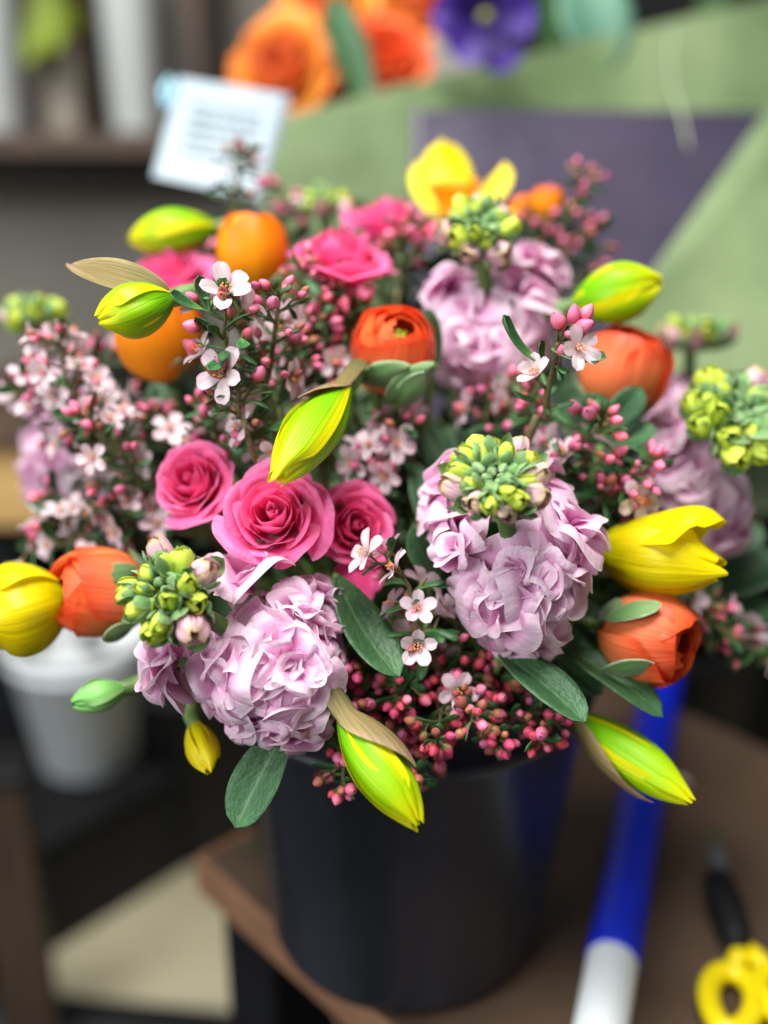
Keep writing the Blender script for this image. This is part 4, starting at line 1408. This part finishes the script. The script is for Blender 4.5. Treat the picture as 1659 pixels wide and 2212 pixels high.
rb = daffodil_bud((1240, 1545, .535), (1502, 1738, .49), .0128, "long yellow green daffodil bud crossing the blue tube", open_tip=.06, spin=.5)
sheath(rb, .0128, (at(1500, 1735, .49) - at(1240, 1545, .535)).length, (-.5, -.75, .4), 1.5, -.16, .80, 2)
daffodil_bud((420, 1560, .51), (452, 1672, .485), .0085, "small yellow daffodil bud under the lower left stock", 'dafy', open_tip=.1)
daffodil_bud((1285, 1180, .53), (1575, 1228, .495), .0215, "large loose yellow daffodil with petals parting beside the pale stock", 'dafy', flare=(0, 0, .55, .06, 0, .05), open_tip=.18, aim=(.1, .95, .15), twist=.15)
daffodil_bud((150, 1290, .53), (-70, 1340, .50), .0245, "big yellow daffodil cut off by the left edge", 'dafy', flare=(.05, .0, .1, 0, 0, 0), open_tip=.3, spin=.8, twist=.2)
daffodil_bud((272, 1486, .515), (150, 1522, .50), .0088, "small pale green pointed bud below the left ranunculus", 'gbud', open_tip=.02)

# open daffodil at the back
ax = cdir(-.1, .88, .45)
t = thing("open_daffodil", "open yellow daffodil at the back against the plum paper", "daffodil", tr(*at(985, 478, .66)) @ frame(ax), None)
ti = t.matrix_basis.inverted()
for e_, wd in (((955, 298, .675), .036), ((1090, 348, .665), .025), ((1112, 450, .645), .026), ((1000, 500, .63), .03), ((870, 468, .65), .026), ((905, 345, .685), .026)):
    add_leaf(t, at(985, 478, .66), at(*e_), wd, ax, 'dafy', bend=.5, fold=-.25, seed=int(e_[0]), tipx=.9, name="tepal", th=.006, wav=.06)
u = np.linspace(0, 2 * np.pi, 30, endpoint=False)[:, None]
v = np.linspace(0, 1, 8)[None, :]
r = .008 + .009 * v ** 1.4 * (1 + .12 * np.sin(u * 9) * v)
put("corona", gmesh("corona", np.stack([np.cos(u) * r, np.sin(u) * r, .024 * v + 0 * u], -1), M_['corona'], True), t)
add_stem(t, ax, .003)

# stocks
stock("lilac stock in sharp focus at right of centre with a green bud crown", (1072, 1050, .452), (1120, 1235, .492), [
    (1075, 1320, -.020, .0215), (1175, 1245, -.026, .021), (1095, 1235, -.030, .019), (1245, 1105, -.004, .0205), (1255, 1215, -.012, .022), (1150, 1345, -.014, .020),
    (1010, 1290, -.012, .019), (985, 1185, -.012, .0175, 'half'), (955, 1105, .008, .017), (960, 1010, .016, .021),
    (1150, 1000, .016, .019), (1205, 1330, -.002, .019), (1130, 1395, .0, .020), (1075, 1390, .004, .018), (1225, 1150, .004, .018)], .0218, 21, n=28, caxis=(-.05, .55, .83), green=.36, young_=.75)
stock("lilac stock at lower left with lime buds beside the orange ranunculus", (372, 1285, .455), (575, 1415, .49), [
    (445, 1450, -.012, .022), (545, 1405, -.026, .023), (640, 1440, -.030, .022), (690, 1350, -.012, .022), (630, 1300, -.014, .020),
    (515, 1240, -.010, .024, 'half'), (710, 1475, -.006, .019), (560, 1515, -.016, .023), (465, 1535, .0, .020), (640, 1560, -.012, .021), (630, 1612, -.002, .018), (570, 1590, .002, .018),
    (345, 1425, -.016, .022, 'half'), (330, 1440, .0, .018), (690, 1260, .002, .016), (410, 1420, -.006, .015)], .0232, 22, n=19, caxis=(-.35, .35, .85), blush=.2, green=.2, young_=.55)
stock("lilac stock at the back below the yellow daffodil", (1035, 512, .555), (1060, 720, .585), [
    (945, 590, -.012, .018), (1000, 665, -.022, .019), (1150, 620, .0, .023), (1020, 760, -.026, .019), (1095, 700, -.022, .020), (1010, 830, -.014, .0185),
    (1105, 790, -.016, .020), (1165, 700, -.006, .020), (955, 690, -.004, .016), (1165, 560, .012, .02)], .0235, 23, n=20, caxis=(.0, .6, .8), blush=.5, green=.3, young_=.65)
stock("lilac stock at the right edge with a dense grey green bud crown", (1585, 905, .545), (1510, 1050, .585), [
    (1440, 900, -.008, .017), (1425, 970, -.016, .017), (1490, 1020, -.022, .019), (1480, 1090, -.016, .019), (1560, 1090, -.018, .021), (1580, 1170, -.004, .019),
    (1500, 870, .008, .018), (1440, 1050, -.006, .018), (1600, 1040, -.002, .017)], .027, 24, n=32, caxis=(.2, .4, .85), blush=.2, green=.45, young_=.7)
stock("blurred lilac stock behind the left waxflower mass", (72, 690, .64), (120, 950, .66), [
    (85, 950, -.012, .019), (110, 1030, -.012, .019), (190, 800, -.01, .02), (130, 860, -.01, .018), (95, 1080, .0, .017)], .022, 25, n=16, blush=.3)
stock("small pale green stock tip at the back between two pink roses", (700, 452, .67), (715, 560, .69), [(690, 540, -.006, .016, 'half'), (735, 560, -.004, .016, 'half')], .020, 26, n=14, blush=.5)
stock("blurred stock with blush buds under the sage paper at right", (1490, 735, .655), (1490, 880, .67), [(1470, 820, -.012, .019), (1535, 850, -.012, .02), (1430, 860, -.008, .018)], .023, 27, n=16, blush=.6)

# waxflower sprigs
S = sprig
s1 = S((488, 660, .482), (525, 905, .488), "sharp waxflower sprig with white blossoms above the hanging daffodil bud", nodes=12, spread=.016, p_flower=.55, seed=1, ls=.022, n_bud=(1, 2), bs=.0098, p_leaf=1.0, fs=.0128)
for b, e_, wd in (((452, 672, .474), (430, 596, .468), .0062), ((462, 668, .472), (486, 600, .466), .0068), ((440, 668, .472), (368, 632, .464), .0062), ((456, 660, .478), (452, 604, .478), .006), ((490, 760, .474), (452, 800, .464), .006), ((520, 730, .47), (528, 752, .462), .006)):
    add_leaf(s1, at(*b), at(*e_), wd, cdir(.1, .5, .8), 'tleaf', bend=.8, fold=.4, tipx=.55, wpos=.55, seed=int(b[0]), th=.03)
S((590, 640, .492), (580, 860, .51), "waxflower sprig with pink buds just right of the sharp sprig", nodes=10, spread=.013, p_flower=.2, seed=2)
s2 = S((1205, 735, .472), (1160, 900, .50), "isolated waxflower sprig with four bright pink buds at right", nodes=4, spread=.008, p_flower=.0, n_bud=(0, 1), seed=3, ls=.015, tipn=0, rad=.0021, bs=.0098, p_leaf=.7)
for b, e_, wd in (((1168, 782, .478), (1086, 684, .464), .0085), ((1192, 752, .474), (1310, 772, .462), .0095), ((1178, 790, .48), (1168, 735, .474), .005), ((1160, 860, .49), (1110, 850, .48), .006)):
    add_leaf(s2, at(*b), at(*e_), wd, cdir(.1, .7, .7), 'tleaf', bend=.9, fold=.4, tipx=.55, wpos=.55, seed=int(b[0]), th=.03)
for b, q, sz in (((1205, 693, .466), (-.5, .6, .6), .0098), ((1240, 680, .464), (.0, .9, .5), .0108), ((1266, 678, .466), (.5, .8, .4), .0105), ((1262, 706, .462), (.7, .3, .7), .0108), ((1228, 722, .463), (.2, -.2, .9), .006)):
    p = at(*b)
    put("bud", BUDS['pink'][int(b[0]) % 3], s2, s2.matrix_basis.inverted() @ tr(*(p - cdir(*q) * sz * .5)) @ frame(cdir(*q)) @ sc(sz))
s2i = s2.matrix_basis.inverted()
m = Mesh()
for b in ((1205, 700, .467), (1240, 688, .465), (1262, 688, .467), (1255, 710, .464), (1245, 748, .466)):
    m.tube([s2i @ at(1205, 740, .472), s2i @ at((1205 + b[0]) / 2, (735 + b[1]) / 2, .469), s2i @ at(*b)], .0006, 5)
put("twigs", m.data("twigs", M_['tstem']), s2)
blossom(s2, s2i @ tr(*at(1246, 752, .463)) @ frame(cdir(.3, -.1, .9)), .0115, random.Random(3))
blossom(s2, s2i @ tr(*at(1160, 812, .478)) @ frame(cdir(-.5, .5, .7)), .0115, random.Random(4))
S((120, 745, .545), (210, 930, .56), "topmost blurred waxflower sprig at far left full of white blossoms", nodes=14, spread=.018, p_flower=0.88, seed=4, fs=.0106, n_bud=(0, 2))
S((65, 830, .57), (200, 980, .57), "waxflower sprig at far left below the topmost white sprig", nodes=12, spread=.016, p_flower=0.85, n_bud=(0, 2), seed=5, fs=.0106)
S((215, 770, .59), (280, 960, .59), "waxflower sprig just left of the round amber bud", nodes=12, spread=.016, p_flower=0.65, n_bud=(0, 2), seed=6, fs=.0106)
S((190, 905, .53), (330, 1060, .55), "waxflower sprig of blush buds above the left pink rose", nodes=12, spread=.017, p_flower=0.42, seed=7, fs=.0106, n_bud=(1, 3))
S((330, 900, .56), (390, 1010, .565), "waxflower sprig behind the top of the left pink rose", nodes=11, spread=.016, p_flower=0.56, n_bud=(0, 2), seed=8, fs=.0106)
S((120, 1060, .57), (290, 1130, .57), "waxflower sprig left of the left pink rose", nodes=12, spread=.017, p_flower=0.70, n_bud=(0, 2), seed=9, fs=.0106)
S((85, 1160, .56), (260, 1200, .57), "lowest waxflower sprig at left above the orange ranunculus", nodes=11, spread=.016, p_flower=0.75, n_bud=(0, 2), seed=10, fs=.0106)
S((250, 1080, .55), (370, 1180, .565), "waxflower sprig between left rose and left ranunculus", nodes=11, spread=.016, p_flower=0.75, n_bud=(0, 2), seed=11, fs=.0106)
S((560, 905, .50), (600, 1040, .53), "waxflower sprig with white blossoms behind the hanging daffodil bud", nodes=10, spread=.015, p_flower=0.75, n_bud=(0, 2), seed=12, fs=.0106)
S((460, 900, .525), (480, 1030, .54), "waxflower sprig between the left rose and sharp sprig", nodes=10, spread=.015, p_flower=.35, seed=13)
S((850, 1200, .482), (935, 1420, .498), "waxflower sprig with star blossoms between pink rose and pale stock", nodes=11, spread=.0155, p_flower=.8, seed=14, n_bud=(0, 2), p_leaf=.6, fs=.0115)
S((905, 1330, .492), (960, 1500, .515), "waxflower sprig of white blossoms below the pale stock", nodes=8, spread=.014, p_flower=.7, seed=15, n_bud=(0, 2))
red = dict(kind='red', bs=.0066, ls=.016, p_flower=0.0, n_bud=(1, 4), spread=.011, p_leaf=1.0)
for i, (tp_, bp_, lab) in enumerate([
        ((770, 1440, .495), (850, 1500, .52), "crimson budded sprig tucked between lower left stock and leaf"),
        ((850, 1500, .492), (900, 1430, .53), "crimson budded sprig above the front daffodil bud"),
        ((930, 1600, .490), (950, 1440, .53), "crimson budded sprig hanging right of the front daffodil bud"),
        ((1010, 1560, .488), (1000, 1420, .53), "crimson budded sprig in the centre of the red bud mass"),
        ((1075, 1590, .495), (1060, 1430, .53), "crimson budded sprig at the bucket rim below the pale stock"),
        ((1175, 1590, .495), (1110, 1450, .53), "crimson budded sprig ending in one bright bud by the dark leaf"),
        ((725, 1690, .492), (780, 1540, .52), "crimson budded sprig just left of the front daffodil bud"),
        ((905, 1680, .505), (930, 1520, .53), "crimson budded sprig lowest over the bucket rim"),
        ((1010, 1500, .50), (1010, 1400, .53), "crimson budded sprig directly under the pale stock"),
        ((960, 1480, .512), (930, 1400, .54), "crimson budded sprig behind the star blossoms"),
        ((870, 1580, .505), (880, 1440, .54), "crimson budded sprig deep behind the front daffodil bud"),
        ((1130, 1540, .51), (1080, 1420, .54), "crimson budded sprig deep behind the large dark leaf"),
        ((800, 1530, .505), (830, 1430, .53), "crimson budded sprig behind the papery sheath of the front bud")]):
    S(tp_, bp_, lab, nodes=12, seed=40 + i, **red)
S((1290, 905, .51), (1230, 1040, .53), "waxflower sprig with crimson buds above the pale stock at right", nodes=10, spread=.012, p_flower=.25, seed=60, n_bud=(1, 3), bs=.0088)
S((1405, 1005, .515), (1280, 1080, .535), "waxflower sprig reaching right over the large yellow daffodil", nodes=10, spread=.012, p_flower=.25, seed=61, n_bud=(1, 3))
S((1215, 985, .52), (1200, 1100, .55), "waxflower sprig right behind the top of the pale stock", nodes=9, spread=.013, p_flower=.4, seed=62)
S((1340, 1060, .53), (1300, 1150, .55), "waxflower sprig just above the yellow daffodil base", nodes=9, spread=.013, p_flower=.3, seed=63)
S((1130, 850, .54), (1140, 960, .56), "leafy waxflower sprig under the isolated pink sprig", nodes=10, spread=.013, p_flower=.3, seed=64)
S((1060, 870, .56), (1090, 980, .58), "waxflower sprig below the back lilac stock", nodes=10, spread=.014, p_flower=.3, seed=65)
S((850, 920, .535), (840, 1060, .56), "waxflower sprig with white blossoms right of the hanging daffodil bud", nodes=11, spread=.015, p_flower=.8, n_bud=(0, 2), seed=66)
S((790, 985, .545), (800, 1090, .56), "waxflower sprig behind the right pink rose", nodes=9, spread=.014, p_flower=.7, n_bud=(0, 2), seed=67)
S((655, 590, .545), (650, 760, .56), "pink budded sprig between amber egg bud and wide pink rose", nodes=12, spread=.014, p_flower=.08, seed=68)
S((715, 640, .555), (700, 780, .57), "pink budded sprig in front of the wide pink rose", nodes=12, spread=.014, p_flower=.05, seed=69)
S((690, 700, .545), (660, 850, .56), "pink budded sprig left of the central orange ranunculus", nodes=12, spread=.015, p_flower=.12, seed=70)
S((760, 660, .56), (760, 800, .575), "pink budded sprig just above the central orange ranunculus", nodes=12, spread=.014, p_flower=.12, seed=71)
S((620, 740, .535), (610, 880, .55), "pink budded sprig behind the sharp white sprig", nodes=12, spread=.015, p_flower=.15, seed=72)
S((700, 800, .555), (700, 930, .57), "dark pink budded sprig behind the papery sheath of the hanging bud", nodes=11, spread=.015, p_flower=.45, seed=73)
S((868, 500, .61), (860, 620, .61), "pink budded sprig between the back roses and back stock", nodes=10, spread=.013, p_flower=.1, seed=74)
S((512, 335, .635), (515, 480, .64), "tall thin blurred sprig in front of the white card", nodes=10, spread=.009, p_flower=.15, seed=75, n_bud=(0, 1))
S((612, 415, .67), (620, 540, .67), "blurred pink sprig right of the tall thin sprig", nodes=9, spread=.013, p_flower=.1, seed=76)
S((440, 555, .63), (460, 660, .63), "blurred pink sprig behind the left yellow green bud", nodes=9, spread=.014, p_flower=.2, seed=77)
S((1255, 400, .655), (1200, 600, .65), "tallest blurred pink sprig against the plum paper", nodes=13, spread=.015, p_flower=.1, seed=78)
S((1170, 470, .655), (1160, 620, .65), "blurred pink sprig under the tiny amber bud", nodes=11, spread=.014, p_flower=.05, seed=79)
S((1275, 500, .66), (1240, 640, .65), "blurred pink sprig lower right against the plum paper", nodes=11, spread=.014, p_flower=.05, seed=80)
S((1640, 1395, .575), (1450, 1290, .57), "blurred pink sprig reaching to the right edge beyond the ranunculus", nodes=10, spread=.014, p_flower=.2, seed=81)
S((1545, 1370, .56), (1420, 1260, .57), "blurred pink sprig just right of the right ranunculus", nodes=9, spread=.012, p_flower=.3, seed=82)

# loose leaf stems: broad leaves between the flowers
def foliage(label, base, leaves, mat='leaf', seed=0):
    b = at(*base)
    t = thing("foliage_stem", label, "foliage", tr(*b) @ frame(cdir(0, 1, .2)), "leaf stems in the bouquet")
    for k, (lb, lt, wd, face, bend) in enumerate(leaves):
        add_leaf(t, at(*lb), at(*lt), wd, cdir(*face), mat, bend=bend, seed=seed + k, fold=.3)
    mi = t.matrix_basis.inverted()
    m = Mesh()
    for lb, *_ in leaves:
        m.tube([mi @ b, mi @ ((b + at(*lb)) / 2), mi @ at(*lb)], .0016, 6)
    put("leaf_stalks", m.data("leaf_stalks", M_['stem']), t)
    add_stem(t, cdir(0, .8, .4), .0022)
    return t


foliage("blunt grey green leaf between the two front stocks", (720, 1270, .50), [((725, 1240, .495), (862, 1462, .478), .024, (.5, .35, .8), .7), ((705, 1235, .51), (735, 1420, .50), .016, (-.5, .2, .8), .4)], seed=1)
foliage("large dark pointed leaf under the pale stock", (1080, 1400, .50), [((1075, 1405, .497), (1264, 1560, .470), .022, (.35, .5, .8), -.3)], seed=11)
foliage("dark leaf with a curled tip above the blue tube", (1200, 1380, .525), [((1215, 1400, .52), (1432, 1548, .500), .020, (.3, .6, .7), -.5), ((1200, 1420, .53), (1300, 1500, .525), .016, (.2, .6, .7), -.3)], seed=21)
foliage("round tipped leaf hanging below the lower left stock", (610, 1560, .50), [((620, 1570, .49), (510, 1788, .478), .0235, (-.3, .2, .9), -.3)], 'leaf', seed=31)
foliage("dark leaves left of the pale stock", (930, 1230, .53), [((950, 1260, .52), (890, 1140, .515), .016, (.2, .4, .9), .8), ((930, 1160, .53), (900, 1000, .545), .014, (.3, .3, .9), .3), ((960, 1000, .56), (900, 900, .57), .014, (0, .3, .9), .3)], seed=41)
foliage("blue green pointed leaf in front of the right ranunculus", (1300, 960, .55), [((1310, 930, .545), (1388, 838, .538), .017, (.2, .3, .9), .2), ((1300, 960, .55), (1420, 935, .535), .022, (.1, .7, .7), .4), ((1290, 930, .555), (1265, 850, .55), .02, (-.1, .4, .9), .2)], seed=51)
foliage("dark blurred leaves at the right edge below the right stock", (1540, 1290, .60), [((1500, 1290, .60), (1700, 1200, .60), .028, (0, .7, .7), .4), ((1480, 1260, .60), (1680, 1330, .60), .026, (0, .7, .7), .3), ((1520, 1330, .61), (1690, 1420, .60), .024, (0, .7, .7), .3), ((1540, 1240, .62), (1640, 1130, .63), .024, (0, .5, .8), .3)], seed=61)
foliage("small sea green leaf at far left below the stock", (130, 1100, .58), [((150, 1090, .58), (60, 1090, .575), .014, (0, .6, .8), .3)], 'gleaf', seed=71)
foliage("grey green leaves on the upper right of the central ranunculus", (930, 800, .555), [((945, 790, .55), (925, 665, .545), .013, (-.6, .3, .7), .3), ((770, 640, .575), (755, 700, .565), .01, (-.4, .3, .8), .8)], seed=81)
foliage("deep green leaves filling the gap right of the hanging bud", (850, 880, .58), [((830, 900, .57), (930, 980, .565), .02, (.2, .5, .8), .3), ((880, 960, .575), (900, 1090, .56), .02, (.1, .4, .9), .3), ((960, 920, .58), (1010, 1000, .57), .02, (.1, .4, .9), .3), ((780, 1060, .57), (860, 1120, .56), .018, (.1, .4, .9), .3)], seed=91)
foliage("deep green leaves behind the left waxflowers", (300, 1000, .62), [((320, 980, .61), (230, 860, .61), .02, (0, .4, .9), .3), ((330, 1050, .61), (200, 1020, .61), .02, (0, .5, .8), .3), ((350, 920, .61), (350, 820, .62), .018, (0, .4, .9), .3), ((300, 1120, .61), (180, 1130, .6), .02, (0, .5, .8), .3)], seed=101)
foliage("deep green leaves behind the isolated pink sprig", (1200, 900, .60), [((1200, 900, .59), (1270, 840, .585), .022, (0, .4, .9), .3), ((1180, 930, .59), (1120, 1000, .58), .02, (0, .5, .8), .3), ((1230, 940, .58), (1330, 1000, .57), .022, (.1, .5, .8), .3), ((1180, 860, .6), (1200, 800, .6), .014, (0, .4, .9), .3)], seed=111)
foliage("deep green leaves behind the right ranunculus and yellow daffodil", (1300, 1300, .56), [((1290, 1290, .55), (1250, 1420, .54), .02, (.1, .4, .9), .3), ((1310, 1300, .55), (1370, 1290, .54), .014, (.2, .5, .8), .3), ((1310, 1420, .55), (1390, 1500, .53), .018, (.2, .5, .8), -.3), ((1280, 1440, .55), (1200, 1520, .53), .018, (0, .4, .9), -.3)], seed=121)

# dense leaves nobody could count, deep inside the bouquet
r_ = random.Random(77)
m = Mesh()
for k in range(620):
    a, q = r_.uniform(0, 6.283), r_.random() ** .5
    px, py = 800 + math.cos(a) * q * 600, 1010 + math.sin(a) * q * 500
    d = lerp(.70, .555, np.clip((py - 560) / 900, 0, 1)) + r_.uniform(-.012, .03)
    p = at(px, py, d)
    ax = cdir(r_.uniform(-1, 1), r_.uniform(-.4, 1), r_.uniform(-.2, 1))
    P = leaf_grid(r_.uniform(.25, .5), r_.uniform(-.8, .8), .25, r_, .8, .05, nu=5, nv=8) * r_.uniform(.018, .036)
    A = np.array(tr(*p) @ frame(ax) @ rz(r_.uniform(0, 6.28)))
    m.grid(P @ A[:3, :3].T + A[:3, 3], 0)
o = put("foliage", m.data("foliage", M_['dleaf']))
o['kind'] = 'stuff'
tag(o, "dense dark green leaves deep inside the bouquet between the stems", "foliage")
